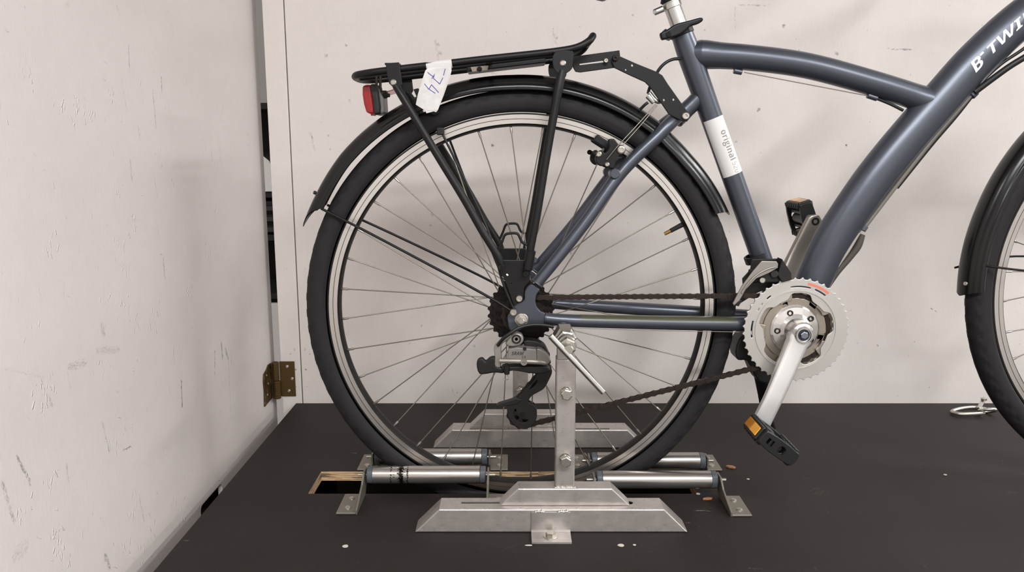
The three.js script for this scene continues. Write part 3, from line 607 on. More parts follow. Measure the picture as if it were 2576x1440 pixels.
// ---- fork, steering, saddle
{
  const sd = V(-0.3256, 0.9455, 0), sp = (t) => V(1.06, 0.332, 0).addScaledVector(sd, t);
  const fk = sub(bike, 'fork');
  add(fk, 'crown', [box(0, 0, 0, 0.036, 0.03, 0.12, 0.01).rotateZ(0.33).translate(sp(0.425).x, sp(0.425).y, 0)], M.blackPaint);
  for (const s of [1, -1]) add(fk, 'leg', [sweep([V(sp(0.42).x, sp(0.42).y, 0.046 * s), V(sp(0.2).x, sp(0.2).y, 0.05 * s), V(sp(0.05).x + 0.006, sp(0.05).y, 0.052 * s), V(FHUB.x, FHUB.y, 0.052 * s)], [0.015, 0.016, 0.013, 0.01], { rs: 20 })], M.blackPaint);
  add(fk, 'steerer', [cyl(sp(0.59), sp(0.7), 0.0145, 0.0145, 24)], M.blackPaint);
  const hb = sub(bike, 'handlebar');
  const top = sp(0.69), ft = top.clone().add(V(0.07, 0.03, 0));
  add(hb, 'stem', [sweep([top.clone().add(V(-0.012, -0.005, 0)), ft], 0.016, { rs: 20 })], M.blackPaint);
  add(hb, 'bar', [sweep([V(ft.x - 0.06, ft.y + 0.03, -0.3), V(ft.x - 0.02, ft.y + 0.02, -0.15), V(ft.x, ft.y, -0.04), V(ft.x, ft.y, 0.04), V(ft.x - 0.02, ft.y + 0.02, 0.15), V(ft.x - 0.06, ft.y + 0.03, 0.3)], 0.0125, { rs: 18, ref: UP })], M.blackPaint);
  for (const s of [1, -1]) add(hb, 'grip', [cyl(V(ft.x - 0.043, ft.y + 0.026, 0.22 * s), V(ft.x - 0.063, ft.y + 0.031, 0.315 * s), 0.017)], M.blackRubber);
  // seat post
  const a = P(1714, 80, 0), b = P(1691, 15, 0), d = b.clone().sub(a).normalize(), q = (t) => a.clone().addScaledVector(d, t);
  const po = sub(bike, 'seat_post');
  add(po, 'tube', [cyl(q(-0.02), q(0.05), 0.0132, 0.0132, 32)], M.silver);
  add(po, 'collar', [ring(q(0.038), d, 0.0148, 0.012, 0.009, 32), cyl(P(1645, 32, 0.008), P(1668, 22, 0.008), 0.0048, 0.005), cyl(P(1647, 30, 0.016), P(1652, 28, -0.016), 0.003)], M.silver);
  add(po, 'boot', [turned([[0.0125, 0], [0.0155, 0.004], [0.0125, 0.009], [0.016, 0.014], [0.0125, 0.02], [0.016, 0.026], [0.0125, 0.032], [0.013, 0.05]], q(0.048), d, 24, 1)], M.blackRubber);
  const sc = sub(bike, 'seat_clamp');
  add(sc, 'clamp_ring', [ring(q(-0.006), d, 0.0186, 0.0135, 0.011, 32), box(0, 0, 0, 0.016, 0.012, 0.022, 0.002).rotateZ(-0.35).translate(P(1688, 88, 0).x - 0.006, P(1688, 88, 0).y, 0)], M.blackPaint);
  add(sc, 'quick_release_lever', [plate(smoothPoly(px([[1660, 84], [1661, 94], [1665, 101], [1672, 100], [1690, 96], [1708, 89], [1722, 80], [1736, 67], [1752, 62], [1765, 55], [1768, 49], [1764, 45], [1752, 47], [1738, 51], [1722, 55], [1706, 59], [1692, 65], [1676, 76]], 0.026), 2), 0.0205, 0.031, 0.003)], M.blackPaint);
  add(sc, 'pivot', [cyl(P(1682, 86, 0.031), P(1682, 86, 0.033), 0.004)], M.darkSteel);
  const sa = sub(bike, 'saddle');
  const cx = [[0.150, 0.86, 0.07], [0.18, 0.868, 0.08], [0.23, 0.866, 0.075], [0.29, 0.862, 0.045], [0.35, 0.86, 0.026], [0.41, 0.855, 0.018]];
  const body = sweep(cx.map(([x, y]) => V(x, y - 0.02, 0)), [0.026, 0.03, 0.028, 0.022, 0.018, 0.014], { rs: 28, n: 40, squash: 2.6 });
  add(sa, 'shell', [body, sweep([V(0.144, 0.808, 0.04), V(0.148, 0.8065, 0), V(0.144, 0.808, -0.04)], 0.010, { rs: 14, ref: UP }), box(0.14, 0.83, 0, 0.022, 0.06, 0.11, 0.01)], M.blackPlastic);
  for (const s of [1, -1]) add(sa, 'rail', [wire([V(0.15, 0.82, 0.02 * s), V(0.2, 0.806, 0.022 * s), V(0.27, 0.806, 0.022 * s), V(0.37, 0.838, 0.01 * s)], 0.0035)], M.silver);
}
// ---- wheels
const tireTone = grain(512, 256, (x, y) => { const n = 1 + 0.3 * (fbm(x / 40, y / 20, 4) - 0.5) + 0.12 * (vnoise(x * 1.3, y * 1.3) - 0.5); return [29 * n, 27 * n, 28 * n]; }, true);
M.tire = new THREE.MeshPhysicalMaterial({ name: 'tyre rubber', map: tireTone, roughness: 0.7, specularIntensity: 0.7 });
std('rimBlack', 0x191715, 0.5, 0.3);
const trackGrain = grain(256, 256, (x, y) => { const n = 130 + 14 * (vnoise(x / 40, y * 0.9) - 0.5); return [n, n, n]; });
M.brakeTrack = new THREE.MeshPhysicalMaterial({ name: 'machined rim wall', color: 0xd0cbc5, metalness: 0.95, roughness: 0.62, roughnessMap: trackGrain, anisotropy: 0.5, anisotropyRotation: 0 });
function tireGeo(c) {
  const prof = [], N = 640;
  // casing profile from one bead to the other: [radius, z, shoulder 0..1]
  for (let i = 0; i <= 34; i++) {
    const a = -2.32 + 4.64 * i / 34, s = Math.sin(a), co = Math.cos(a);
    prof.push([0.3338 + 0.0205 * co, 0.0202 * s, Math.abs(a)]);
  }
  const pos = [], uv = [], idx = [];
  for (let k = 0; k <= N; k++) {
    const ph = k / N * Math.PI * 2, ck = Math.cos(ph), sk = Math.sin(ph);
    prof.forEach(([r, z, a], i) => {
      let d = 0;
      const cell = Math.floor(k / 4) % 2;
      if (a < 0.95) d = (i % 6 === 0 ? -0.0012 : 0) - (cell && (i % 6 < 3) ? 0.0009 : 0);     // tread blocks
      else if (a < 1.2) d = cell ? 0.0007 : -0.0008;                                           // shoulder knobs
      else if (a > 1.95 && a < 2.12) d = 0.0007;                                               // line by the rim
      const R = r + d * Math.cos(Math.min(a, 1.57)), Z = z + d * Math.sign(z) * Math.sin(a);
      pos.push(c.x + R * ck, c.y + R * sk, c.z + Z); uv.push(ph * 2.2, i / 34);
    });
  }
  const m = prof.length;
  for (let k = 0; k < N; k++) for (let i = 0; i < m - 1; i++) { const a = k * m + i, b = a + m; idx.push(a, b, a + 1, b, b + 1, a + 1); }
  const g = new THREE.BufferGeometry();
  g.setAttribute('position', new THREE.Float32BufferAttribute(pos, 3)); g.setAttribute('uv', new THREE.Float32BufferAttribute(uv, 2)); g.setIndex(idx); g.computeVertexNormals();
  return g;
}
function latheZ(prof, c, seg = 180) {
  const g = crease(new THREE.LatheGeometry(prof.map(([r, z]) => new THREE.Vector2(r, z)), seg), 0.4);
  return g.rotateX(Math.PI / 2).translate(c.x, c.y, c.z);
}
function wheel(part, c, phase, nSp, spZ, old, front) {
  const w = sub(bike, part);
  add(w, 'tire', [tireGeo(c)], M.tire, 'dark grey rubber tyre');
  add(w, 'rim', [latheZ([[0.3175, -0.0120], [0.3008, -0.0120], [0.2985, -0.009], [0.2968, -0.003], [0.2968, 0.003], [0.2985, 0.009], [0.3008, 0.0120], [0.3175, 0.0120]], c)], M.rimBlack);
  for (const s of [1, -1]) add(w, 'brake_track', [latheZ([[0.3150, 0.0118 * s], [0.3150, 0.0124 * s], [0.3086, 0.0124 * s], [0.3086, 0.0118 * s]], c), latheZ([[0.3077, 0.0118 * s], [0.3077, 0.0124 * s], [0.3013, 0.0124 * s], [0.3013, 0.0118 * s]], c)], M.brakeTrack, 'silver brake track');
  const fr = 0.0225, zn = front ? 0.034 : 0.018, zf = -0.034;
  add(w, 'hub', [latheZ([[0.005, front ? -0.05 : -0.064], [0.012, -0.048], [0.013, zf - 0.006], [0.026, zf - 0.002], [0.026, zf + 0.002], [0.015, zf + 0.008], [0.0135, 0], [0.015, zn - 0.008], [0.026, zn - 0.002], [0.026, zn + 0.002], [0.013, zn + 0.006], [0.012, front ? 0.048 : 0.05], [0.005, front ? 0.05 : 0.066]], c, 40)], old ? M.darkSteel : M.alloy);
  const unit = new THREE.CylinderGeometry(1, 1, 1, 8).translate(0, 0.5, 0);
  const nip = crease(new THREE.LatheGeometry([[0, 0], [0.0017, 0], [0.0019, 0.002], [0.0019, 0.011], [0.0012, 0.013], [0, 0.013]].map(([r, h]) => new THREE.Vector2(r, h)), 12), 0.5);
  const q = new THREE.Quaternion(), m4 = new THREE.Matrix4();
  for (let k = 0; k < nSp; k++) {
    const ph = (phase + 360 / nSp * k) * Math.PI / 180, kind = k % 4, near = kind === 1 || kind === 3, sgn = kind === 1 || kind === 2 ? -1 : 1;
    const ha = ph + sgn * 1.12, zz = near ? zn : zf;
    const a = V(c.x + fr * Math.cos(ha), c.y + fr * Math.sin(ha), zz + (kind < 2 ? 0.002 : -0.001)), b = V(c.x + 0.2985 * Math.cos(ph), c.y + 0.2985 * Math.sin(ph), near ? 0.002 : -0.002);
    const d = b.clone().sub(a), L = d.length(); d.normalize();
    q.setFromUnitVectors(UP, d);
    put(w, 'spoke', unit, M.spoke, m4.compose(a, q, V(0.00095, L - 0.006, 0.00095)));
    put(w, 'nipple', nip, M.nipple, m4.compose(b.clone().addScaledVector(d, -0.0125), q, V(1, 1, 1)));
  }
  if (!front) {
    const va = 28.2 * Math.PI / 180, e = V(Math.cos(va), Math.sin(va), 0), at2 = (r) => c.clone().addScaledVector(e, r);
    add(w, 'valve', [cyl(at2(0.299), at2(0.275), 0.0042, 0.0036, 16)], M.blackRubber);
    add(w, 'valve_tip', [cyl(at2(0.276), at2(0.2645), 0.0032, 0.0029, 16)], M.brass, 'brass valve tip');
  }
  return w;
}
wheel('rear_wheel', HUB, 3.3, 36, 0, true, false);
wheel('front_wheel', FHUB, 6.0, 36, 0, false, true);

// ---- mudguards
function guard(c, table, zs, a0, a1, tipA, tipB, o = {}) {
  const R = (deg) => { let i = 0; while (i < table.length - 2 && table[i + 1][0] < deg) i++; const [x0, y0] = table[i], [x1, y1] = table[i + 1]; return THREE.MathUtils.lerp(y0, y1, THREE.MathUtils.clamp((deg - x0) / (x1 - x0), 0, 1)); };
  const sec = [[0, 0], [0.005, 0.0003], [0.010, 0.0013], [0.014, 0.0031], [0.0175, 0.0056], [0.0202, 0.0088], [0.0219, 0.0118], [0.0229, 0.0139], [0.0231, 0.0149], [0.0238, 0.0158], [0.0250, 0.0168], [0.0258, 0.0182], [0.0263, 0.0204], [0.0264, 0.0238]];
  const half = sec.concat(), rows = [...half.slice(1).reverse().map(([z, d]) => [-z, d]), ...half];
  const outer = [], N = 150, pos = [], uv = [], idx = [], m = rows.length;
  const layer = (off, flip) => {
    const base = pos.length / 3;
    for (let k = 0; k <= N; k++) rows.forEach(([z, d], i) => {
      const s = Math.abs(z) / 0.0264, tl = z < 0 ? (o.farDrop ?? 1) : 1, lo = a0 + tipA * Math.pow(s, 1.2), hi = a1 - tipB * Math.pow(s, 1.2), deg = lo + (hi - lo) * k / N, ph = deg * Math.PI / 180, r = R(deg) - d * tl - off;
      pos.push(c.x + r * Math.cos(ph), c.y + r * Math.sin(ph), z * zs * (off ? 0.96 : 1)); uv.push(ph, i / m);
    });
    for (let k = 0; k < N; k++) for (let i = 0; i < m - 1; i++) { const a = base + k * m + i, b = a + m; flip ? idx.push(a, b, a + 1, b, b + 1, a + 1) : idx.push(a, a + 1, b, b, a + 1, b + 1); }
    return base;
  };
  const A = layer(0, false), B = layer(0.0014, true);
  const skin = (from) => {
    const g = new THREE.BufferGeometry();
    g.setAttribute('position', new THREE.Float32BufferAttribute(pos, 3)); g.setAttribute('uv', new THREE.Float32BufferAttribute(uv, 2)); g.setIndex(from); g.computeVertexNormals();
    return g;
  };
  const shell = skin(idx.slice());
  idx.length = 0;
  for (let k = 0; k < N; k++) for (const i of [0, m - 1]) { const a = A + k * m + i, b = B + k * m + i; idx.push(a, b, a + m, b, b + m, a + m); }
  for (let i = 0; i < m - 1; i++) for (const k of [0, N]) { const a = A + k * m + i, b = B + k * m + i; idx.push(a, a + 1, b, a + 1, b + 1, b); }
  return merge([shell, skin(idx.slice())]);
}
{
  const rg = sub(bike, 'rear_mudguard');
  const table = [[24, 0.372], [34.5, 0.3718], [43.3, 0.3709], [49.6, 0.3722], [53.3, 0.3745], [66.6, 0.3759], [80, 0.3767], [92.6, 0.3765], [105, 0.379], [119.3, 0.3815], [131.3, 0.3834], [138.4, 0.384], [150.3, 0.3812], [158.6, 0.3805]];
  add(rg, 'guard', [guard(HUB, table, 1, 24.8, 158.8, 2.4, 6.6, { farDrop: 0.68 })], M.blackGloss);
  add(rg, 'rivet', [cyl(P(795, 486, 0.0), P(789, 484, 0.0), 0.003)], M.blackPlastic);
  const r = 0.0021;
  add(rg, 'stay', [wire([P(808, 525, 0.024), P(895, 569, 0.03), P(1060, 656, 0.045), P(1237, 752, 0.066), P(1289, 784, 0.073)], r)], M.blackPaint);
  add(rg, 'stay', [wire([P(823, 516, -0.024), P(909, 553, -0.03), P(1070, 628, -0.045), P(1240, 711, -0.066), P(1292, 742, -0.073)], r)], M.blackPaint);
  add(rg, 'stay', [wire([P(1112, 335, 0.024), P(1172, 458, 0.038), P(1232, 592, 0.056), P(1264, 709, 0.07), P(1292, 778, 0.075)], 0.0019)], M.blackPaint);
  add(rg, 'stay', [wire([P(1121, 325, -0.024), P(1145, 388, -0.035), P(1180, 480, -0.05), P(1240, 640, -0.068), P(1286, 748, -0.073)], 0.0019)], M.blackPaint);
  add(rg, 'stay_clip', [box(P(1108, 330, 0.024).x, P(1108, 330, 0.024).y, 0.024, 0.012, 0.012, 0.006, 0.002)], M.blackPlastic);
  add(rg, 'mounting_tab', [plate(px([[1040, 225], [1052, 222], [1085, 262], [1105, 285], [1092, 290], [1060, 272]], 0.024), 0.022, 0.025)], M.blackPaint);
  const fg = sub(bike, 'front_mudguard');
  const ft = [[20, 0.374], [60, 0.376], [120, 0.379], [140, 0.3755], [160, 0.369], [182, 0.3655]];
  add(fg, 'guard', [guard(FHUB, ft, 1.06, 20, 183.2, 3, 1.6, {})], M.blackGloss);
  add(fg, 'rivet', [cyl(P(2430, 714, 0.012), P(2428, 714, 0.0135), 0.0032)], M.weld);
  add(fg, 'stay', [wire([P(2478, 669, 0.026), P(2500, 672, 0.034), P(2576, 681, 0.05), V(FHUB.x - 0.01, FHUB.y + 0.01, 0.062)], 0.0018)], M.darkSteel);
  add(fg, 'stay', [wire([P(2402, 674, -0.026), P(2440, 664, -0.03), P(2560, 645, -0.045), V(FHUB.x - 0.01, FHUB.y + 0.01, -0.062)], 0.0018)], M.darkSteel);
}
// ---- luggage rack
{
  const k = sub(bike, 'luggage_rack', 'black tubular luggage rack');
  const A = P(1435, 123.5, 0.06), B = P(945, 181, 0.06), dir = B.clone().sub(A).normalize();
  const L = (t, z, dy = 0) => V(A.x + dir.x * t, A.y + dir.y * t + dy, z);
  const tl = A.distanceTo(B), hook = P(1492, 90, 0.052);
  const rail = [V(hook.x, hook.y, 0.03), V(hook.x, hook.y, 0.047), V(P(1483, 102, 0.056).x, P(1483, 102, 0.056).y, 0.056), V(P(1462, 115, 0.06).x, P(1462, 115, 0.06).y, 0.06), A, L(tl * 0.5, 0.06), B, L(tl + 0.012, 0.057), L(tl + 0.029, 0.048), L(tl + 0.037, 0.03), L(tl + 0.039, 0)];
  const all = rail.concat(rail.slice(0, -1).reverse().map((p) => V(p.x, p.y, -p.z)));
  all.unshift(V(hook.x, hook.y, 0)); all.push(V(hook.x, hook.y, 0));
  add(k, 'rail', [sweep(all, 0.0055, { n: 220, rs: 18, carry: true })], M.blackPaint);
  for (const t of [tl * 0.02, tl * 0.42, tl * 0.93]) add(k, 'cross_bar', [cyl(L(t, -0.06), L(t, 0.06), 0.0045)], M.blackPaint);
  add(k, 'centre_rail', [sweep([L(-0.005, 0), L(tl * 0.5, 0), L(tl + 0.034, 0)], 0.0045, { rs: 14 })], M.blackPaint);
  add(k, 'under_plate', [box(0, 0, 0, tl * 0.42, 0.007, 0.05, 0.002).rotateZ(Math.atan2(-dir.y, -dir.x)).translate(L(tl * 0.33, 0).x, L(tl * 0.33, 0).y - 0.008, -0.004)], M.blackPaint);
  add(k, 'name_plate', [plate(px([[1184, 169], [1229, 165], [1226, 177], [1188, 181]], 0.0255), 0.024, 0.026, 0.0003, [])], std('beige', 0x9b8d80, 0.5), 'small beige plate');
  add(k, 'screw', [cyl(P(1206, 174, 0.026), P(1206, 174, 0.0285), 0.004)], M.darkSteel);
  for (const s of [1, -1]) {
    const z0 = s > 0 ? 0.066 : -0.069, mz = (poly) => plate(poly, z0, z0 + 0.003, 0.0008);
    add(k, 'clip', [mz(px([[971, 162], [975, 159], [1004, 157], [1007, 172], [1012, 212], [1006, 222], [990, 221], [979, 210], [972, 178]], 0.067)), box(P(988, 160, 0.06).x, P(988, 162, 0.06).y, 0.058 * s, 0.022, 0.003, 0.02, 0.001)], M.blackPaint);
    add(k, 'clip', [mz(smoothPoly(px([[1394, 134], [1440, 130], [1441, 160], [1438, 174], [1420, 186], [1402, 184], [1391, 165]], 0.067), 3)), box(P(1415, 132, 0.06).x, P(1415, 132, 0.06).y, 0.058 * s, 0.03, 0.003, 0.02, 0.001)], M.blackPaint);
    for (const [u, v] of [[990, 207.5], [1416, 159]]) { const c = P(u, v, 0.069); add(k, 'bolt', [turned([[0.0047, 0], [0.0045, 0.0014], [0.003, 0.0026], [0, 0.003]], V(c.x, c.y, s * 0.069), V(0, 0, s), 20)], M.zinc); }
  }
  const rs = [[995, 216], [1012, 243], [1061, 325], [1111, 408], [1167, 500], [1211, 578], [1250, 642], [1263, 674]], rz = [0.064, 0.067, 0.071, 0.074, 0.077, 0.079, 0.08, 0.079];
  const near = rs.map(([u, v], i) => P(u, v, rz[i]));
  const fs = [[1414, 178], [1405, 222], [1391, 300], [1371, 416], [1350, 545], [1333, 634], [1324, 690]], fz = [0.064, 0.067, 0.07, 0.073, 0.077, 0.079, 0.079], nearF = fs.map(([u, v], i) => P(u, v, fz[i]));
  const SR = [0.0052, 0.006, 0.006, 0.006, 0.006, 0.006, 0.006, 0.0052];
  for (const s of [1, -1]) {
    add(k, 'strut', [sweep(near.map((p) => V(p.x, p.y, p.z * s)), SR, { rs: 18, n: 70 })], M.blackPaint);
    add(k, 'strut', [sweep(nearF.map((p) => V(p.x, p.y, p.z * s)), [0.0065, 0.0072, 0.0064, 0.0062, 0.0062, 0.0062, 0.0058], { rs: 18, n: 60 })], M.blackPaint);
    // lower mounting plate with its holes
    const c = (u, v, r) => { const q = P(u, v, 0.074); return [q.x, q.y, r]; };
    add(k, 'mounting_plate', [plate(px([[1262, 655], [1327, 655], [1336, 680], [1331, 709], [1319, 724], [1316, 758], [1304, 764], [1293, 771], [1282, 738], [1269, 704], [1254, 674]], 0.074), s > 0 ? 0.0715 : -0.0745, s > 0 ? 0.0745 : -0.0715, 0.0008, [c(1276, 692, 0.0027), c(1285.5, 713, 0.0024)])], M.blackPaint);
    const bolt = (u, v, r, m, z = 0.0745) => { const q = P(u, v, z), o = V(q.x, q.y, z * s), d = V(0, 0, s); add(k, 'bolt', [turned([[r, 0], [r, 0.0035], [r * 0.85, 0.0048], [r * 0.5, 0.0048], [r * 0.45, 0.0024], [0, 0.0024]], o, d, 20)], m); };
    bolt(1262.5, 672.5, 0.0047, M.blackPaint, 0.0855); bolt(1322, 689, 0.0045, M.blackPaint, 0.085); bolt(1306, 751, 0.0053, M.zinc); bolt(1291.5, 785.5, 0.0054, M.zinc, 0.0755);
    add(k, 'sleeve', [cyl(V(P(1336, 630, 0.079).x, P(1336, 630, 0.079).y, 0.079 * s), V(P(1327, 680, 0.079).x, P(1327, 680, 0.079).y, 0.079 * s), 0.0076, 0.0076)], M.blackPaint);
    // bag hook of bent rod
    const hk = [[1254, 630], [1262, 612], [1270, 592], [1276, 588.5], [1299, 587.5], [1304, 591], [1314, 610], [1326, 616]].map(([u, v]) => P(u, v, 0.079)).map((p) => V(p.x, p.y, p.z * s));
    add(k, 'bag_hook', [wire(hk, 0.0021, { n: 60 })], M.blackPaint);
  }
  // slotted plate and bent straps that tie the rack to the frame
  for (const s of [1]) {
    const z0 = s > 0 ? 0.028 : -0.032, z1 = z0 + 0.004;
    const slot = px([[1458, 165], [1456, 159], [1518, 150.5], [1522, 157]], 0.03);
    add(k, 'slotted_plate', [plate(px([[1441, 142], [1559, 126], [1561, 143], [1548, 170], [1460, 182], [1448, 180], [1441, 168]], 0.03), z0 - 0.004 * s, z0, 0.0008, [slot])], M.blackPaint);
    const hole = (u, v, r) => { const q = P(u, v, 0.03); return [q.x, q.y, r]; };
    add(k, 'strap', [plate(px([[1546, 139], [1562, 143], [1600, 160], [1652, 181], [1666, 190], [1680, 212], [1712, 257], [1730, 282], [1736, 296], [1728, 306], [1718, 306], [1705, 300], [1682, 288], [1656, 250], [1634, 219], [1622, 207], [1580, 188], [1545, 171], [1538, 156]], 0.03), z0, z1, 0.001, [hole(1590, 165, 0.0028), hole(1574, 176, 0.0024), hole(1670, 252, 0.0028), hole(1694, 251, 0.0028)])], M.blackPaint);
    for (const [u, v, r, m] of [[1724, 292, 0.0058, M.zinc], [1547, 147, 0.0045, M.darkSteel], [1524, 153, 0.0036, M.zinc]]) { const q = P(u, v, 0.032), o = V(q.x, q.y, s > 0 ? z1 : z0); add(k, 'bolt', [turned([[r, 0], [r, 0.003], [r * 0.8, 0.0044], [r * 0.45, 0.0044], [r * 0.4, 0.002], [0, 0.002]], o, V(0, 0, s), 20)], m); }
  }
  add(k, 'spacer', [cyl(V(P(1724, 292, 0.03).x, P(1724, 292, 0.03).y, -0.03), V(P(1724, 292, 0.03).x, P(1724, 292, 0.03).y, 0.03), 0.004)], M.darkSteel);
}
// ---- rear light
{
  const l = sub(bike, 'rear_light');
  const z = 0.026;
  M.redLens = new THREE.MeshPhysicalMaterial({ name: 'red lens', color: 0xb01218, roughness: 0.18, transmission: 0.35, thickness: 0, clearcoat: 0.6 });
  add(l, 'lens', [plate(smoothPoly(px([[911, 220], [917, 214], [931, 214], [936, 240], [941, 284], [936, 287], [926, 285], [920, 280]], z), 3), -z, z, 0.004)], M.redLens, 'red lens');
  add(l, 'tab', [plate(px([[931, 284], [940, 284], [941, 291], [933, 291]], 0.01), -0.01, 0.01)], M.redLens);
  add(l, 'housing', [plate(smoothPoly(px([[929, 214], [946, 212], [951, 230], [956, 284], [950, 288], [940, 287], [935, 250]], z), 3), -z, z, 0.004)], M.blackPlastic);
  add(l, 'back_shell', [plate(px([[947, 218], [953, 222], [966, 246], [968, 282], [962, 287], [952, 286]], 0.018), -0.02, 0.02, 0.004)], std('greyShell', 0x6f6b66, 0.4));
  add(l, 'bracket', [wire([P(947, 192, 0.006), P(948, 222, 0.006), P(953, 240, 0.008)], 0.0022), wire([P(957, 192, 0.012), P(957, 225, 0.012), P(960, 240, 0.012)], 0.0022), box(P(958, 238, 0.012).x, P(958, 238, 0.012).y, 0.012, 0.022, 0.012, 0.012, 0.003)], std('brownSteel', 0x3b332d, 0.45, 0.6));
  add(l, 'bolt', [cyl(P(962, 240, 0.016), P(981, 240, 0.016), 0.0028), hex(P(966, 240, 0.016), V(1, 0, 0), 0.0048, 0.005)], M.darkSteel);
  const tag = (() => { const [c, x] = canvas(256, 96); x.fillStyle = '#c7adab'; x.fillRect(0, 0, 256, 96); x.fillStyle = '#b34c55'; x.fillRect(0, 0, 256, 22); x.fillRect(0, 74, 256, 22); x.fillRect(0, 0, 50, 96); return tex(c, true); })();
  const tp = plate(px([[969, 231], [998, 222], [1003, 233], [978, 241]], -0.02), -0.0205, -0.0195, 0.0001);
  { const q = tp.attributes.position, u = tp.attributes.uv; const a = P(969, 231, -0.02), b = P(1003, 228, -0.02); for (let i = 0; i < q.count; i++) u.setXY(i, (q.getX(i) - a.x) / (b.x - a.x), (q.getY(i) - a.y + 0.012 - (q.getX(i) - a.x) * 0.33) / 0.013); }
  add(l, 'red_tag', [tp], new THREE.MeshPhysicalMaterial({ name: 'red edged tag', map: tag, roughness: 0.5 }), 'red edged tag strip');
}
// ---- gears
const toothed = (c, z0, z1, teeth, rp, holes = [], inner = 0.012, toothH = 0.0038, bev = 0.0004) => {
  const s = [];
  for (let i = 0; i < teeth; i++) for (const [f, r] of [[0.0, -0.42], [0.16, -0.34], [0.3, 0.25], [0.4, 0.58], [0.6, 0.58], [0.7, 0.25], [0.84, -0.34]]) { const a = (i + f) / teeth * Math.PI * 2; s.push([c.x + (rp + r * toothH) * Math.cos(a), c.y + (rp + r * toothH) * Math.sin(a)]); }
  return plate(s, z0, z1, bev, [[c.x, c.y, inner], ...holes]);
};
std('cogSteel', 0x241d19, 0.55, 0.6);
{
  const cs = sub(bike, 'cassette', 'dirty dark sprocket cassette');
  const T = [[26, 0.024], [23, 0.0285], [20, 0.033], [18, 0.0375], [16, 0.042], [14, 0.0465], [12, 0.051]];
  for (const [n, z] of T) {
    const r = 0.0127 / (2 * Math.sin(Math.PI / n)), holes = [];
    if (r > 0.033) for (let i = 0; i < 7; i++) { const a = i / 7 * 6.283 + n; holes.push([HUB.x + Math.cos(a) * (r - 0.011), HUB.y + Math.sin(a) * (r - 0.011), 0.0042]); }
    add(cs, 'sprocket', [toothed(HUB, z - 0.001, z + 0.001, n, r, holes, 0.0165)], M.cogSteel);
  }
  add(cs, 'lock_ring', [latheZ([[0.006, 0.05], [0.017, 0.05], [0.0175, 0.054], [0.013, 0.0555], [0.006, 0.055]], HUB, 36)], M.cogSteel);
  const an = sub(bike, 'axle_nut');
  const ac = V(0.0149, 0.3022, 0.0695);
  add(an, 'washer', [ring(ac, ZED, 0.0105, 0.004, 0.0022)], M.zinc);
  add(an, 'nut', [hex(V(ac.x, ac.y, 0.0717), ZED, 0.0086, 0.008, 0.4)], M.zinc);
  add(an, 'axle_end', [cyl(V(ac.x, ac.y, 0.07), V(ac.x, ac.y, 0.0845), 0.005, 0.0046)], M.zinc);
}
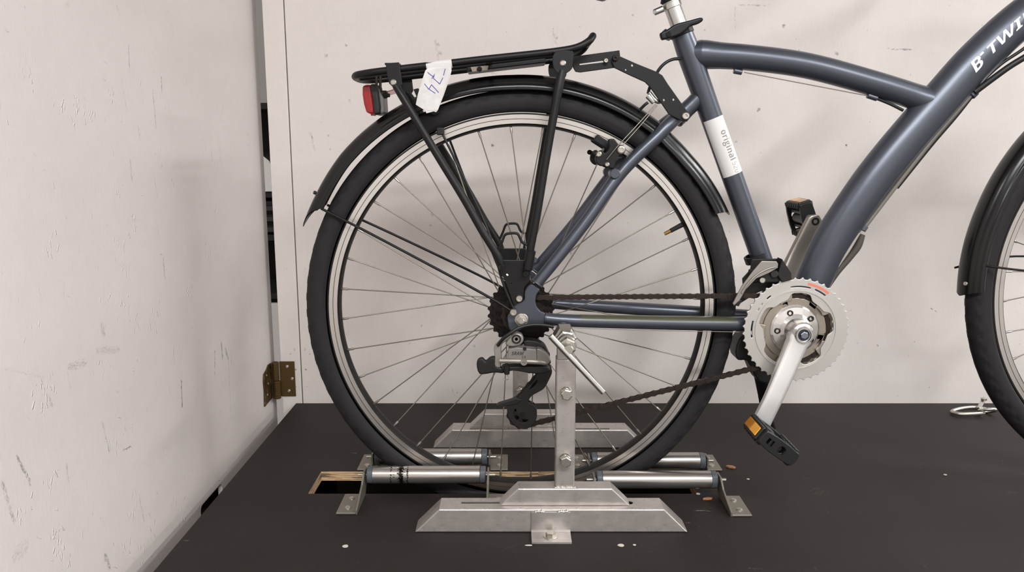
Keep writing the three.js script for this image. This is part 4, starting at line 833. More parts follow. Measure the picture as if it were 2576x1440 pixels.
// ---- cranks, chainrings, pedals
const RZ = 0.0545, RC = V(0.4512, 0.2822, 0);
{
  const c = sub(bike, 'crankset');
  const pol = (r, deg) => [RC.x + r * Math.cos(deg * Math.PI / 180), RC.y + r * Math.sin(deg * Math.PI / 180)];
  const arcSlot = (r0, r1, d0, d1, n = 8) => { const o = []; for (let i = 0; i <= n; i++) o.push(pol(r0, d0 + (d1 - d0) * i / n)); for (let i = n; i >= 0; i--) o.push(pol(r1, d0 + (d1 - d0) * i / n)); return o; };
  std('ringAlloy', 0xc6c2bc, 0.46, 0.7);
  std('ringSteel', 0xa79e92, 0.4, 0.9);
  // outer ring with its slots and scalloped inner edge
  const inner = [];
  for (let i = 0; i < 200; i++) { const deg = i * 1.8, w = Math.cos((deg - 13) * 5 * Math.PI / 180); inner.push(pol(0.0555 + 0.0045 * Math.tanh(w * 3), deg)); }
  const ringShape = (() => {
    const s = [], n = 44, rp = 0.0826;
    for (let i = 0; i < n; i++) for (const [f, r] of [[0, -0.0009], [0.2, -0.0008], [0.36, 0.0008], [0.45, 0.0021], [0.55, 0.0021], [0.64, 0.0008], [0.8, -0.0008]]) { const a = (i + f) / n * 360; s.push(pol(rp + r, a)); }
    return s;
  })();
  add(c, 'chainring', [plate(ringShape, RZ - 0.0016, RZ + 0.0016, 0.0007, [inner, arcSlot(0.0692, 0.0712, 74, 100), arcSlot(0.0692, 0.0715, 52, 68), arcSlot(0.0692, 0.0715, 168, 190), arcSlot(0.069, 0.071, 128, 134), arcSlot(0.069, 0.071, 142, 145), arcSlot(0.069, 0.071, 150, 153)])], M.ringAlloy, 'large outer chainring');
  add(c, 'ring_step', [latheZ([[0.0625, RZ + 0.0012], [0.0628, RZ + 0.0028], [0.0652, RZ + 0.0028], [0.0656, RZ + 0.0012]], RC, 90)], M.ringAlloy);
  const redArc = (() => { const s = new THREE.Shape(arcSlot(0.0742, 0.0778, 51, 79, 16).map(([x, y]) => new THREE.Vector2(x, y))); return new THREE.ExtrudeGeometry(s, { depth: 0.0003, bevelEnabled: false }).translate(0, 0, RZ + 0.0016); })();
  add(c, 'red_print', [redArc], std('redPrint', 0xd87562, 0.55), 'faded red printed arc');
  // middle ring: five kidney windows
  const win = [157, 85, 13, -59, 229].map((d) => smoothPoly([...arcSlot(0.0395, 0.0492, d - 20, d + 20, 3)], 3));
  add(c, 'chainring', [toothed(RC, RZ - 0.0105, RZ - 0.008, 34, 0.0632, win, 0.018, 0.0034)], M.ringSteel, 'middle chainring');
  add(c, 'spacer_plate', [plate(arcSlot(0.0505, 0.0505, 0, 360, 90).slice(0, 91), RZ - 0.0078, RZ - 0.0052, 0.0008, [...win.map((w) => w), [RC.x, RC.y, 0.016]])], M.ringSteel);
  add(c, 'backing_disc', [latheZ([[0.0145, RZ - 0.0125], [0.034, RZ - 0.0118], [0.040, RZ - 0.0108], [0.044, RZ - 0.0122], [0.054, RZ - 0.0128], [0.054, RZ - 0.0140], [0.0145, RZ - 0.0140]], RC, 60)], M.alloy);
  for (const d of [111, 39, -33, -105, 183]) {
    const q = pol(0.0555, d);
    add(c, 'ring_tab', [plate(smoothPoly([...arcSlot(0.048, 0.0635, d - 11, d + 11, 3)], 3), RZ - 0.006, RZ - 0.0005, 0.0012, [[...q, 0.0014]])], M.ringSteel);
  }
  add(c, 'chainring', [toothed(RC, RZ - 0.019, RZ - 0.0168, 24, 0.0486, [], 0.016, 0.0034)], M.ringSteel, 'small inner chainring');
  add(c, 'spider', [latheZ([[0.0145, RZ - 0.016], [0.0385, RZ - 0.0145], [0.039, RZ - 0.0035], [0.036, RZ - 0.001], [0.026, RZ + 0.001], [0.02, RZ + 0.006], [0.0165, RZ + 0.014], [0.0145, RZ + 0.022]], RC, 60)], M.alloy);
  for (const d of [111, 39, -33, -105, 183]) { const [x, y] = pol(0.0295, d); add(c, 'ring_bolt', [turned([[0.0046, -0.001], [0.0046, 0.0012], [0.0038, 0.002], [0.0028, 0.0012], [0.0026, -0.002], [0, -0.002]], V(x, y, RZ + 0.0012), ZED, 20)], M.darkSteel); }
  add(c, 'crank_boss', [turned([[0.012, 0], [0.0195, 0.001], [0.0188, 0.018], [0.0172, 0.0225], [0.0138, 0.0245], [0.0125, 0.024]], V(RC.x, RC.y, 0.0655), ZED, 40)], M.alloy);
  // right arm: tapered, gently bowed outwards
  const armEnd = P(1913, 1077, 0.098), bossZ = 0.083;
  const arm = (ctr, end, z0, z1, s) => {
    const pts = [], rad = [], d = end.clone().sub(ctr).setZ(0), L = d.length(), e = d.clone().normalize(), n = V(-e.y, e.x, 0), rows = [], N = 36, K = 20;
    const pos = [], idx = [], uv = [];
    for (let i = 0; i <= N; i++) {
      const t = -0.055 + 1.12 * i / N, w = t < 0.12 ? 0.0195 - 0.002 * Math.pow(Math.max(t, 0) / 0.12, 2) - 0 : 0.0175 - 0.0015 * Math.min(1, (t - 0.12) / 0.5);
      let hw = t < 0.1 ? 0.0185 : THREE.MathUtils.lerp(0.0165, 0.0145, Math.min(1, (t - 0.1) / 0.6));
      const tip = t > 1 ? Math.sqrt(Math.max(0.02, 1 - Math.pow((t - 1) / 0.066, 2))) : t < 0 ? Math.sqrt(Math.max(0.02, 1 - Math.pow(t / 0.056, 2))) : 1;
      hw *= tip;
      const zt = THREE.MathUtils.lerp(z0, z1, THREE.MathUtils.smoothstep(t, 0, 0.75)), th = THREE.MathUtils.lerp(0.0115, 0.0068, Math.min(1, Math.max(0, t) / 0.6));
      for (let j = 0; j <= K; j++) {
        const a = j / K * Math.PI * 2, ca = Math.cos(a), sa = Math.sin(a), p = 0.5, x = Math.sign(ca) * Math.pow(Math.abs(ca), p), y = Math.sign(sa) * Math.pow(Math.abs(sa), p);
        const q = ctr.clone().addScaledVector(e, t * L).addScaledVector(n, x * hw);
        pos.push(q.x, q.y, s * (zt + y * th)); uv.push(t, j / K);
      }
    }
    for (let i = 0; i < N; i++) for (let j = 0; j < K; j++) { const k = i * (K + 1) + j; idx.push(k, k + 1, k + K + 1, k + 1, k + K + 2, k + K + 1); }
    const g = new THREE.BufferGeometry(); g.setAttribute('position', new THREE.Float32BufferAttribute(pos, 3)); g.setAttribute('uv', new THREE.Float32BufferAttribute(uv, 2)); g.setIndex(idx);
    g.computeVertexNormals(); return g;
  };
  std('crankAlloy', 0xe6e4e2, 0.36, 0.72);
  add(c, 'crank_arm', [arm(V(RC.x, RC.y, 0), V(armEnd.x, armEnd.y, 0), 0.079, 0.092, 1)], M.crankAlloy, 'polished right crank arm');
  add(c, 'crank_bolt', [turned([[0.0125, 0], [0.0135, 0.002], [0.0125, 0.0045], [0.0105, 0.0045], [0.0100, 0.0015], [0.0078, 0.001]], V(RC.x, RC.y, 0.0895), ZED, 36)], M.chrome);
  add(c, 'crank_bolt', [turned([[0.0098, 0], [0.0095, 0.0008], [0, 0.0008]], V(RC.x, RC.y, 0.0900), ZED, 30)], std('boltDark', 0x3a3f46, 0.35, 0.7));
  add(c, 'crank_bolt', [hex(V(RC.x, RC.y, 0.0905), ZED, 0.0062, 0.004, 0.2)], std('boltGrey', 0x8a8f96, 0.3, 0.9));
  const lend = P(2045, 556, -0.085);
  const larm = arm(V(BB.x, BB.y, 0), V(lend.x, lend.y, 0), 0.066, 0.08, -1);
  add(c, 'crank_arm', [larm], std('crankWorn', 0x9b948b, 0.42, 0.85), 'dull left crank arm');
  add(c, 'pedal_axle_end', [turned([[0.0068, 0], [0.0066, 0.0008], [0.0036, 0.0008], [0.0034, -0.004], [0, -0.004]], V(lend.x, lend.y, -0.0732), ZED, 24)], M.darkSteel);
  add(c, 'spindle', [cyl(V(BB.x, BB.y, -0.075), V(RC.x, RC.y, 0.075), 0.008)], M.darkSteel);

  const pedal = (p, side, tilt, label) => {
    const g = sub(bike, 'pedal', label);
    const L = 0.078, Wd = 0.062, Tk = 0.024, z0 = 0.010;
    const T = (geo) => geo.rotateZ(tilt).translate(p.x, p.y, p.z), Z = (z) => side * z;
    add(g, 'spindle', [T(cyl(V(0, 0, Z(-0.004)), V(0, 0, Z(z0 + L - 0.004)), 0.0058, 0.0052))], M.darkSteel);
    add(g, 'body', [T(turned([[0.0085, 0], [0.0112, 0.002], [0.0112, 0.02], [0.0095, 0.03], [0.0095, L - 0.016], [0, L - 0.016]], V(0, 0, Z(z0)), V(0, 0, side), 24))], M.blackPlastic);
    const zc = Z(z0 + L / 2), cage = [];
    for (const sx of [-1, 1]) {
      const x = sx * (Wd / 2 - 0.004);
      cage.push(box(x, 0, zc, 0.008, Tk, L * 0.94, 0.0025));
      for (let i = 0; i < 7; i++) for (const y of [Tk / 2, -Tk / 2]) cage.push(box(x, y, zc + (i - 3) * L * 0.125, 0.0075, 0.0042, 0.005, 0.001));
    }
    for (const x of [-0.0135, 0.0135]) cage.push(box(x, 0, zc, 0.0055, Tk * 0.6, L * 0.9, 0.0015));
    const end = (z, w) => plate(smoothPoly([[-w, -0.0085], [-w, 0.0085], [-w + 0.004, 0.0112], [w - 0.004, 0.0112], [w, 0.0085], [w, -0.0085], [w - 0.004, -0.0112], [-w + 0.004, -0.0112]], 3), z - 0.0035, z + 0.0035, 0.0012, [[[-0.0235, -0.006], [-0.0235, 0.006], [-0.0105, 0.006], [-0.0105, -0.006]], [0.0045, 0, 0.0078]]);
    cage.push(end(Z(z0 + L - 0.004), 0.031), end(Z(z0 + 0.004), 0.0295));
    add(g, 'cage', cage.map(T), M.blackPlastic);
    M.amber ??= new THREE.MeshPhysicalMaterial({ name: 'amber reflector', color: 0xf2a60a, roughness: 0.2, clearcoat: 0.7 });
    M.amberDeep ??= new THREE.MeshPhysicalMaterial({ name: 'deep amber reflector', color: 0xb87408, roughness: 0.25, clearcoat: 0.7 });
    for (const sx of [-1, 1]) {
      const x = sx * Wd / 2;
      add(g, 'reflector_frame', [T(box(x, 0, zc - Z(0.003), 0.006, Tk * 0.98, L * 0.78, 0.0025))], M.blackPlastic);
      for (const f of [-1, 1]) add(g, 'reflector', [T(box(x + sx * 0.0028, 0, zc - Z(0.003) + Z(f * 0.0128), 0.0025, Tk * 0.62, 0.0255, 0.0012))], f < 0 ? M.amberDeep : M.amber, 'amber reflector');
    }
  };
  pedal(V(armEnd.x, armEnd.y, 0.099), 1, -0.64, 'right pedal');
  pedal(V(lend.x, lend.y, -0.089), -1, 1.86, 'left pedal');
}
// ---- derailleurs
const LOWP = P(1314, 1040, 0.046), UPP = P(1345, 905, 0.046);
{
  const d = sub(bike, 'rear_derailleur', 'grey and black rear derailleur');
  std('derGrey', 0x7d7873, 0.45, 0.5); std('derSilver', 0x98938c, 0.42, 0.6); std('derBlack', 0x1a1716, 0.5, 0.2);
  const zb = 0.09;
  add(d, 'hanger_knuckle', [plate(smoothPoly(px([[1285, 848], [1299, 839], [1312, 843], [1317, 856], [1309, 868], [1296, 872], [1280, 872], [1272, 866]], zb), 4), 0.074, 0.092, 0.003, [at(1299, 854, 0.0925).toArray().slice(0, 2).concat(0.0056)])], M.derSilver);
  add(d, 'pivot_bolt', [turned([[0.0075, 0], [0.0072, 0.0012], [0.0052, 0.0016], [0.0048, 0.0005], [0.0046, -0.014], [0, -0.014]], at(1299, 854, 0.0925), ZED, 24)], M.derBlack);
  add(d, 'arm', [plate(smoothPoly(px([[1243, 874], [1250, 864], [1262, 856], [1272, 848], [1284, 842], [1287, 846], [1273, 858], [1262, 868], [1262, 904], [1258, 924], [1246, 922], [1245, 900]], 0.086), 3), 0.077, 0.089, 0.002)], M.derSilver);
  const plateTex = (() => { const [c, x] = canvas(512, 192); x.fillStyle = '#807b77'; x.fillRect(0, 0, 512, 192); x.fillStyle = '#2c2927'; x.font = 'italic bold 78px sans-serif'; x.textBaseline = 'middle'; x.fillText('SRAM', 70, 98); x.font = 'bold 52px sans-serif'; x.fillText('3.0', 250, 156); return tex(c, true, THREE.ClampToEdgeWrapping); })();
  const bp = plate(px([[1279, 878], [1300, 874], [1349, 878], [1350, 904], [1346, 908], [1276, 902]], zb + 0.004), 0.078, 0.098, 0.0015);
  { const q = bp.attributes.position, u = bp.attributes.uv, a = P(1276, 904, 0.098), b = P(1350, 875, 0.098); for (let i = 0; i < q.count; i++) u.setXY(i, (q.getX(i) - a.x) / (b.x - a.x), (q.getY(i) - a.y) / (b.y - a.y)); }
  add(d, 'body_plate', [bp], new THREE.MeshPhysicalMaterial({ name: 'printed grey body plate', map: plateTex, roughness: 0.45, metalness: 0.3 }), 'grey body plate with lettering');
  add(d, 'outer_link', [plate(smoothPoly(px([[1350, 876], [1362, 878], [1380, 895], [1384, 908], [1374, 917], [1352, 914], [1349, 896]], zb), 3), 0.08, 0.096, 0.002)], M.derGrey);
  add(d, 'lower_link', [sweep([P(1257, 908, 0.094), P(1300, 909, 0.096), P(1350, 911, 0.096), P(1374, 914, 0.093)], [0.004, 0.0042, 0.0042, 0.003], { rs: 14 })], M.derSilver);
  add(d, 'pivot_bolt', [turned([[0.0052, 0], [0.005, 0.0015], [0.0028, 0.0015], [0.0026, 0], [0, 0]], at(1318, 912, 0.1), ZED, 20)], M.derSilver);
  add(d, 'pivot_bolt', [turned([[0.0028, 0], [0.0026, 0.0014], [0, 0.001]], at(1320, 878, 0.0985), ZED, 20)], M.derBlack);
  add(d, 'adjuster_arm', [plate(smoothPoly(px([[1199, 916], [1203, 904], [1214, 901], [1222, 908], [1232, 900], [1244, 898], [1248, 906], [1248, 920], [1266, 926], [1268, 938], [1245, 937], [1220, 941], [1206, 940]], 0.084), 3), 0.076, 0.088, 0.003, [at(1210, 917, 0.088).toArray().slice(0, 2).concat(0.002)])], M.derBlack);
  add(d, 'lower_body', [plate(smoothPoly(px([[1262, 922], [1290, 920], [1340, 918], [1376, 920], [1384, 930], [1360, 938], [1330, 936], [1290, 930], [1268, 934]], 0.082), 3), 0.07, 0.09, 0.002)], M.derBlack);
  add(d, 'barrel_adjuster', [cyl(at(1275, 920, 0.092), at(1275, 942, 0.092), 0.0048, 0.0042), cyl(at(1275, 914, 0.092), at(1275, 922, 0.092), 0.0022)], M.derBlack);
  add(d, 'cable_end', [wire([at(1275, 942, 0.092), at(1279, 954, 0.094), at(1272, 956, 0.096), at(1264, 954, 0.096)], 0.0006)], M.spoke);
  // upper shoulder above the body, dark
  add(d, 'top_link', [plate(smoothPoly(px([[1318, 858], [1345, 858], [1368, 868], [1378, 884], [1382, 896], [1366, 884], [1348, 874], [1322, 872]], 0.08), 3), 0.06, 0.082, 0.002)], M.derBlack);
  // cage and jockey wheels
  const cage = smoothPoly(px([[1366, 918], [1382, 922], [1389, 934], [1380, 958], [1368, 978], [1352, 988], [1336, 998], [1330, 1012], [1346, 1022], [1351, 1040], [1346, 1062], [1326, 1078], [1304, 1076], [1284, 1058], [1276, 1040], [1278, 1020], [1290, 1008], [1304, 1000], [1318, 984], [1332, 970], [1344, 956], [1350, 944]], 0.053), 4);
  const hole1 = smoothPoly(px([[1352, 952], [1353, 962], [1342, 976], [1330, 983], [1334, 972], [1344, 960]], 0.053), 3);
  add(d, 'cage', [plate(cage, 0.0515, 0.0545, 0.0008, [hole1, smoothPoly(px([[1290, 1034], [1298, 1026], [1302, 1040], [1314, 1052], [1330, 1054], [1328, 1062], [1312, 1066], [1296, 1056]], 0.053), 3)])], M.derBlack);
  add(d, 'cage', [plate(cage, 0.0375, 0.0395, 0.0006)], M.derBlack);
  add(d, 'guide_tab', [plate(px([[1249, 1018], [1254, 1014], [1300, 1000], [1312, 1004], [1302, 1014], [1270, 1020], [1252, 1026]], 0.05), 0.045, 0.056, 0.001)], M.derBlack);
  for (const c of [LOWP, UPP]) {
    const j = V(c.x, c.y, 0);
    add(d, 'jockey_wheel', [toothed(j, 0.0435, 0.0485, 11, 0.0222, [0, 1, 2, 3, 4].map((i) => [j.x + 0.012 * Math.cos(i * 1.257), j.y + 0.012 * Math.sin(i * 1.257), 0.0038]), 0.003, 0.004)], M.blackPlastic);
    add(d, 'pivot_bolt', [turned([[0.0046, 0], [0.0044, 0.0014], [0.002, 0.0014], [0.0018, 0.0004], [0, 0.0004]], V(c.x, c.y, 0.0545), ZED, 20)], M.darkSteel);
  }
  // cable loop from the chain stay
  add(d, 'cable_housing', [wire([at(1392, 823, 0.076), at(1370, 819, 0.08), at(1338, 818, 0.085), at(1304, 826, 0.092), at(1281, 841, 0.095), at(1266, 852, 0.094), at(1252, 870, 0.09)], 0.0028, { n: 60 })], M.blackPlastic);
  add(d, 'bare_cable', [wire([at(1394, 823, 0.076), at(1600, 831, 0.062), at(1860, 836, 0.05)], 0.0006)], M.spoke);

  const fd = sub(bike, 'front_derailleur');
  const zf = 0.062;
  add(fd, 'outer_plate', [plate(px([[1916, 657], [1953, 658], [1957, 664], [1956, 674], [1936, 686], [1902, 701], [1876, 728], [1860, 756], [1846, 769], [1843, 764], [1853, 744], [1867, 718], [1891, 686]], zf), 0.06, 0.0635, 0.0008)], M.derSilver, 'silver front derailleur cage plate');
  add(fd, 'plate_rib', [sweep([[1950, 672], [1932, 677], [1904, 692], [1880, 716], [1866, 738]].map(([u, v]) => P(u, v, 0.0645)), 0.0016, { rs: 10 })], M.derSilver);
  add(fd, 'inner_plate', [plate(px([[1890, 652], [1962, 650], [1985, 684], [1986, 702], [1940, 720], [1900, 738], [1862, 762], [1855, 760], [1868, 726], [1866, 700], [1886, 678]], 0.035), 0.036, 0.039, 0.0008)], M.derBlack);
  add(fd, 'cage_bridge', [plate(px([[1962, 650], [1985, 684], [1986, 702], [1962, 708], [1950, 690]], 0.05), 0.038, 0.061, 0.0012), plate(px([[1853, 750], [1862, 754], [1854, 768], [1845, 766]], 0.05), 0.038, 0.061, 0.001)], M.derBlack);
  add(fd, 'linkage', [box(P(1925, 694, 0.045).x, P(1925, 694, 0.045).y, 0.045, 0.05, 0.02, 0.02, 0.003).translate(0, 0, 0), cyl(P(1918, 706, 0.05), P(1918, 706, 0.066), 0.0055), cyl(P(1948, 690, 0.04), P(1948, 690, 0.06), 0.006)], M.derBlack);
  add(fd, 'clamp_band', [ring(P(1900, 640, 0), P(1916, 652, 0).sub(P(1848, 460, 0)).normalize(), 0.0195, 0.0165, 0.012, 32)], M.derBlack);
  add(fd, 'bolt', [cyl(P(1918, 706, 0.066), P(1918, 706, 0.068), 0.004)], M.zinc);
}
// ---- chain
{
  const ch = sub(bike, 'chain', 'oily dark bicycle chain');
  std('chainSteel', 0x332a25, 0.5, 0.65);
  const zC = 0.0465, zF = 0.0465, cc = V(HUB.x, HUB.y, zC), rc = 0.0285, rf = 0.0545, fc = V(RC.x, RC.y, zF), pts = [];
  const arc = (c, r, d0, d1, z, n) => { for (let i = 0; i <= n; i++) { const a = (d0 + (d1 - d0) * i / n) * Math.PI / 180; pts.push(V(c.x + r * Math.cos(a), c.y + r * Math.sin(a), z)); } };
  arc(fc, rf, -104, 93, zF, 40);                        // over the chainring
  arc(cc, rc, 93, 250, zC, 24);                         // round the sprocket
  arc(UPP, 0.0222, 110, -15, 0.046, 10);                // S through the jockey wheels
  arc(LOWP, 0.0222, 150, 282, 0.046, 14);
  const loop = new THREE.CatmullRomCurve3(pts, true, 'centripetal');
  // straight runs: resample by plain polyline length
  const poly = pts.concat([pts[0]]), cum = [0];
  for (let i = 1; i < poly.length; i++) cum.push(cum[i - 1] + poly[i].distanceTo(poly[i - 1]));
  const total = cum[cum.length - 1], n = 2 * Math.round(total / 0.0127 / 2), step = total / n;
  const atLen = (s) => { s = ((s % total) + total) % total; let i = 1; while (cum[i] < s) i++; return poly[i - 1].clone().lerp(poly[i], (s - cum[i - 1]) / (cum[i] - cum[i - 1] || 1)); };
  const eight = (() => {
    const s = [], r = 0.0042, h = step / 2;
    for (let i = 0; i <= 8; i++) { const a = -Math.PI / 2 + Math.PI * i / 8; s.push([h + r * Math.cos(a), r * Math.sin(a)]); }
    s.push([0, r * 0.72]);
    for (let i = 0; i <= 8; i++) { const a = Math.PI / 2 + Math.PI * i / 8; s.push([-h + r * Math.cos(a), r * Math.sin(a)]); }
    s.push([0, -r * 0.72]);
    return s;
  })();
  const pl = (z) => plate(eight, z - 0.0005, z + 0.0005, 0.0002);
  const pin = (x, r, w) => new THREE.CylinderGeometry(r, r, w, 12).rotateX(Math.PI / 2).translate(x, 0, 0);
  const inner = merge([pl(0.0019), pl(-0.0019), pin(-step / 2, 0.0038, 0.003), pin(step / 2, 0.0038, 0.003)]), outer = merge([pl(0.003), pl(-0.003), pin(-step / 2, 0.0018, 0.0075), pin(step / 2, 0.0018, 0.0075)]);
  const q = new THREE.Quaternion(), m4 = new THREE.Matrix4();
  for (let i = 0; i < n; i++) {
    const a = atLen(i * step), b = atLen((i + 1) * step), c = a.clone().add(b).multiplyScalar(0.5), ang = Math.atan2(b.y - a.y, b.x - a.x);
    q.setFromAxisAngle(ZED, ang);
    put(ch, 'chain_link', i % 2 ? inner : outer, M.chainSteel, m4.compose(c, q, V(1, 1, 1)));
  }
}
// ---- rear brake and cables
{
  const b = sub(bike, 'rear_brake');
  for (const s of [1, -1]) {
    const z0 = s > 0 ? 0.036 : -0.046;
    add(b, 'arm', [plate(smoothPoly(px([[1497, 400], [1502, 384], [1512, 378], [1521, 384], [1532, 372], [1530, 352], [1544, 350], [1556, 364], [1566, 366], [1574, 376], [1568, 388], [1556, 394], [1566, 394], [1560, 402], [1550, 408], [1544, 424], [1534, 424], [1526, 418], [1510, 418], [1500, 410]], 0.042), 3), z0, z0 + 0.01, 0.002)], M.blackPaint);
    add(b, 'pad', [box(0, 0, 0, 0.05, 0.012, 0.012, 0.003).rotateZ(-0.56).translate(P(1530, 368, 0.022).x, P(1530, 368, 0.022).y, s * 0.0215)], M.blackRubber);
    for (const [u, v, r, m] of [[1563, 377, 0.006, M.zinc], [1506, 388, 0.0045, M.zinc], [1527, 414, 0.0035, M.zinc], [1498, 384, 0.004, M.darkSteel]]) { const o = P(u, v, 0.047); add(b, 'bolt', [turned([[r, 0], [r, 0.003], [r * 0.7, 0.004], [r * 0.45, 0.004], [r * 0.4, 0.0025], [0, 0.0025]], V(o.x, o.y, s > 0 ? 0.046 : -0.046), V(0, 0, s), 20)], m); }
  }
  add(b, 'cable_housing', [wire([P(1712, 148, 0.012), P(1694, 149, 0.018), P(1676, 157, 0.02), P(1660, 172, 0.02), P(1645, 198, 0.018), P(1634, 222, 0.018), P(1630, 236, 0.018)], 0.0025)], M.blackPlastic);
  add(b, 'noodle', [wire([P(1634, 234, 0.022), P(1640, 242, 0.024), P(1648, 252, 0.026), P(1656, 256, 0.024), P(1664, 254, 0.014)], 0.0036, { n: 40 }), cyl(P(1630, 240, 0.022), P(1646, 258, 0.024), 0.0052, 0.0046)], M.chrome);
  add(b, 'noodle', [wire([P(1610, 276, 0.02), P(1622, 264, 0.024), P(1630, 258, 0.024)], 0.0024)], M.blackPlastic);
  add(b, 'brake_cable', [wire([P(1650, 262, 0.03), P(1600, 318, 0.044), P(1552, 370, 0.05), P(1526, 402, 0.05)], 0.0009)], M.spoke);
  add(b, 'brake_cable', [wire([P(1654, 264, 0.026), P(1616, 310, 0.036), P(1566, 366, 0.05)], 0.0009)], M.spoke);
  const cb = sub(bike, 'cables');
  add(cb, 'brake_cable', [wire([P(1872, 182, 0.004), P(2182, 241, 0.004)], 0.0008, { n: 4 })], M.spoke);
  add(cb, 'cable_housing', [wire([P(2206, 248, 0.004), P(2240, 262, 0.004), P(2272, 278, 0.006)], 0.0024)], M.blackPlastic);
  add(cb, 'cable_housing', [wire([P(2452, 232, 0.012), P(2500, 196, 0.02), P(2545, 164, 0.026), P(2620, 120, 0.035), V(0.9, 0.78, 0.06)], 0.0048)], M.blackPlastic);
  add(cb, 'cable_housing', [wire([P(2470, 205, 0.004), P(2520, 160, 0.006), P(2576, 122, 0.01), V(0.88, 0.8, 0.03)], 0.0025)], M.blackPlastic);
  std('linerGrey', 0x6d675f, 0.5);
  add(cb, 'liner', [wire([P(2442, 240, 0.006), P(2410, 276, 0.008), P(2350, 346, 0.008), P(2262, 458, 0.008), P(2178, 568, 0.008)], 0.0035)], M.linerGrey);
  add(cb, 'liner', [wire([P(2442, 243, -0.004), P(2405, 290, -0.004), P(2345, 360, -0.004), P(2255, 472, -0.004)], 0.004)], M.blackPlastic);
  add(cb, 'liner', [wire([P(2160, 586, 0.012), P(2134, 630, 0.014), P(2105, 672, 0.014), P(2074, 718, 0.014)], [0.003, 0.003, 0.0028, 0.0026])], std('linerPale', 0x9b958c, 0.5));
  add(cb, 'liner', [wire([P(2168, 590, 0.002), P(2158, 618, 0.002), P(2136, 648, 0.002), P(2106, 684, 0.004), P(2082, 720, 0.004)], [0.0055, 0.0065, 0.006, 0.0055, 0.0048])], std('linerDark', 0x453e38, 0.65));
}
// the black kick-stand plate and stand leg behind the chainrings
{
  const ks = sub(bike, 'kickstand', 'black kickstand');
  add(ks, 'mount', [plate(smoothPoly(px([[1858, 838], [1885, 838], [1900, 880], [1930, 925], [1925, 955], [1898, 950], [1870, 900], [1848, 898], [1842, 878]], -0.01), 3), -0.028, 0.012, 0.003)], M.blackPlastic);
  add(ks, 'leg', [sweep([P(1912, 930, -0.02), P(1922, 985, -0.045), P(1933, 1060, -0.07), P(1940, 1078, -0.075)], [0.0125, 0.0115, 0.0095, 0.0085], { rs: 20 })], M.blackPaint);
}

// ------------------------------------------------------------------ tape tag on the rack
{
  const z = 0.078;
  const tg = thing('tape_tag', 'torn strip of white tape with blue handwritten marks hanging from the luggage rack', 'tag', at(1090, 220, z));
  const out = [[1076, 172], [1100, 169], [1135, 167], [1136, 178], [1129, 204], [1116, 240], [1101, 276], [1096, 282], [1090, 280], [1072, 285], [1069, 278], [1045, 263], [1050, 240], [1060, 208], [1070, 178]];
  const [c, x] = canvas(512, 640);
  fill(x, 512, 640, (i, j) => { const n = 216 + (fbm(i / 60, j / 60, 4) - 0.5) * 26; return [n, n * 0.985, n * 0.975]; });
  x.strokeStyle = '#3d3f94'; x.lineWidth = 10; x.lineCap = 'round'; x.globalAlpha = 0.85;
  const X = (u) => (u - 1040) / 100 * 512, Y = (v) => (v - 150) / 140 * 640;
  const line = (...p) => { x.beginPath(); p.forEach(([u, v], i) => i ? x.lineTo(X(u), Y(v)) : x.moveTo(X(u), Y(v))); x.stroke(); };
  line([1069, 211], [1077.5, 222.5], [1094, 234]); line([1079, 224], [1086, 213], [1102.5, 232]);        // 4
  line([1077.5, 182.5], [1084, 188], [1091, 193]); line([1087, 197], [1093, 189], [1091, 197], [1106, 211], [1114, 196]);   // 7
  line([1120, 174], [1116, 189]);                                                                         // dash
  const g = plate(px(out, z), z, z + 0.0004, 0.0001), q = g.attributes.position, u = g.attributes.uv;
  const a = at(1040, 290, z), b = at(1140, 150, z);
  for (let i = 0; i < q.count; i++) {
    u.setXY(i, (q.getX(i) - a.x) / (b.x - a.x), (q.getY(i) - a.y) / (b.y - a.y));
    const h = (q.getY(i) - a.y) / (b.y - a.y); q.setZ(i, q.getZ(i) - 0.006 * Math.pow(1 - h, 2) + 0.0012 * Math.sin(q.getX(i) * 180));
  }
  g.computeVertexNormals();
  M.tape = new THREE.MeshPhysicalMaterial({ name: 'white tape with ink', map: tex(c, true, THREE.ClampToEdgeWrapping), roughness: 0.6 });
  add(tg, 'strip', [g], M.tape);
  const A = P(1105, 162, 0.06), wrap = sweep([P(1073, 167.5, 0.06), P(1137, 160, 0.06)], 0.0066, { rs: 24, n: 6 });
  add(tg, 'wrap', [wrap, plate(px([[1076, 160], [1135, 156], [1136, 178], [1074, 182]], 0.066), 0.0665, 0.0672, 0.0002)], std('tapePlain', 0xd8d5d2, 0.55));
}

// ------------------------------------------------------------------ snap hook and litter on the bench
{
  const c = onBench(2450, 1040), h = thing('snap_hook', 'small shiny metal snap hook lying by the back wall beside the front tyre', 'hook', V(c.x, 0, c.z));
  const B = (u, v, y) => onBench(u, v, y);
  add(h, 'ring', [new THREE.TorusGeometry(0.0165, 0.0036, 14, 40).rotateX(Math.PI / 2 - 0.5).translate(B(2484, 1037, 0.008).x, 0.011, B(2484, 1037, 0.008).z)], M.chrome);
  add(h, 'hook_body', [sweep([B(2480, 1030, 0.008), B(2450, 1026, 0.009), B(2412, 1030, 0.008), B(2395, 1037, 0.006), B(2412, 1042, 0.006), B(2450, 1042, 0.007), B(2476, 1040, 0.008)], 0.0042, { rs: 14, n: 50, ref: UP })], M.zinc);
  add(h, 'swivel', [cyl(B(2462, 1030, 0.012), B(2474, 1006, 0.02), 0.0045), turned([[0, 0], [0.0065, 0.001], [0.0065, 0.005], [0, 0.008]], V(B(2474, 1010, 0.02).x, 0.022, B(2474, 1010, 0.02).z), UP, 20)], M.chrome);
}
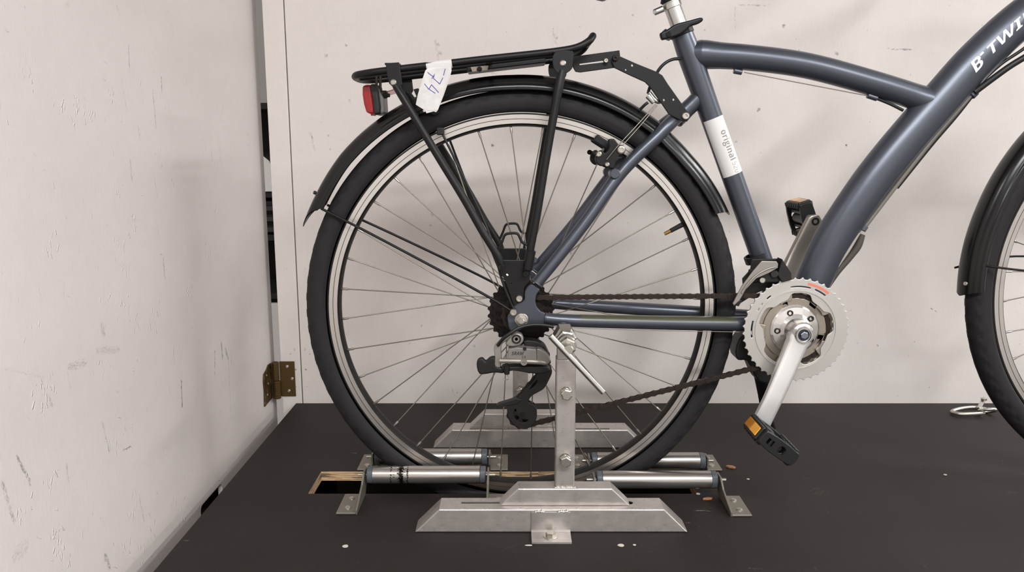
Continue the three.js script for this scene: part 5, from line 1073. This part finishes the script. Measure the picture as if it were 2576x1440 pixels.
{
  const wood = std('woodChip', 0x9a6a48, 0.8), white = std('fleck', 0xb9b2a8, 0.8);
  const chip = (u, v, w, d, hgt, rot, label) => {
    const p = onBench(u, v), t = thing('wood_chip', label, 'wood chip', V(p.x, 0, p.z), 'wood chips on the bench');
    add(t, 'splinter', [plate([[-w, -d * 0.4], [-w * 0.3, -d], [w * 0.7, -d * 0.7], [w, d * 0.2], [w * 0.2, d], [-w * 0.7, d * 0.5]], 0.0003, hgt, 0.0008).rotateX(-Math.PI / 2).rotateY(rot).translate(p.x, 0, p.z)], wood);
  };
  chip(1838, 1178, 0.0085, 0.004, 0.004, -0.5, 'brown wood chip on the bench between the pedal and the plain rollers');
  chip(1780, 1258, 0.0085, 0.003, 0.0035, 0.1, 'brown wood chip on the bench left of the right-hand roller bracket');
  const fleck = (u, v, w, d, label) => {
    const p = onBench(u, v), t = thing('paper_fleck', label, 'paper fleck', V(p.x, 0, p.z), 'pale flecks on the bench');
    const o = []; for (let i = 0; i < 10; i++) { const a = i / 10 * 6.283; o.push([w * Math.cos(a) * rr(0.85, 1.1), d * Math.sin(a) * rr(0.85, 1.1)]); }
    add(t, 'fleck', [plate(o, 0.0002, 0.0012, 0.0003).rotateX(-Math.PI / 2).translate(p.x, 0, p.z)], white);
  };
  fleck(869, 1376, 0.0045, 0.0042, 'round pale fleck on the bench below the left roller bracket');
  fleck(1562, 1374, 0.005, 0.0042, 'larger pale fleck on the bench right of the front angle bracket');
  fleck(1596, 1373, 0.0024, 0.002, 'tiny pale fleck on the bench just right of the larger round fleck');
  fleck(1330, 1374, 0.0055, 0.0016, 'thin pale fleck on the bench beside the left corner of the angle bracket');
  fleck(1756, 1244, 0.0035, 0.0035, 'pale fleck at the right end of the slot under the plain roller');
  fleck(1882, 1207, 0.0028, 0.0024, 'pale fleck on the bench under the right pedal');
  fleck(2378, 1196, 0.003, 0.0026, 'lone pale fleck on the open bench in front of the front tyre');
}

// ------------------------------------------------------------------ ceiling lamps (tube, housing and their light)
for (const [i, L] of LAMPS.entries()) {
  const [x, y, z] = L.at, t = thing('ceiling_light', ['long white ceiling light above and in front of the bench', 'long white ceiling light above the right end of the bench', 'long white ceiling light above the left side of the room', 'shorter white ceiling light ahead of the front tyre', 'far white ceiling light at the right end of the room'][i], 'ceiling light', V(x, y, z));
  add(t, 'housing', [box(x, y + 0.05, z, L.len + 0.06, 0.07, L.w + 0.05, 0.006)], std('lampHousing', 0xdddddd, 0.6));
  const glow = new THREE.MeshStandardMaterial({ name: 'lamp diffuser', color: 0xffffff, emissive: LAMP_COLOR, emissiveIntensity: 8 });
  add(t, 'diffuser', [box(x, y + 0.012, z, L.len, 0.012, L.w, 0.003)], glow);
  const r = new THREE.RectAreaLight(LAMP_COLOR, L.power, L.len, L.w);
  r.name = 'lamp'; r.position.set(x, y - 0.002, z); r.lookAt(x, y - 1, z); r.castShadow = true;
  scene.add(r);
}

renderer.render(scene, camera);
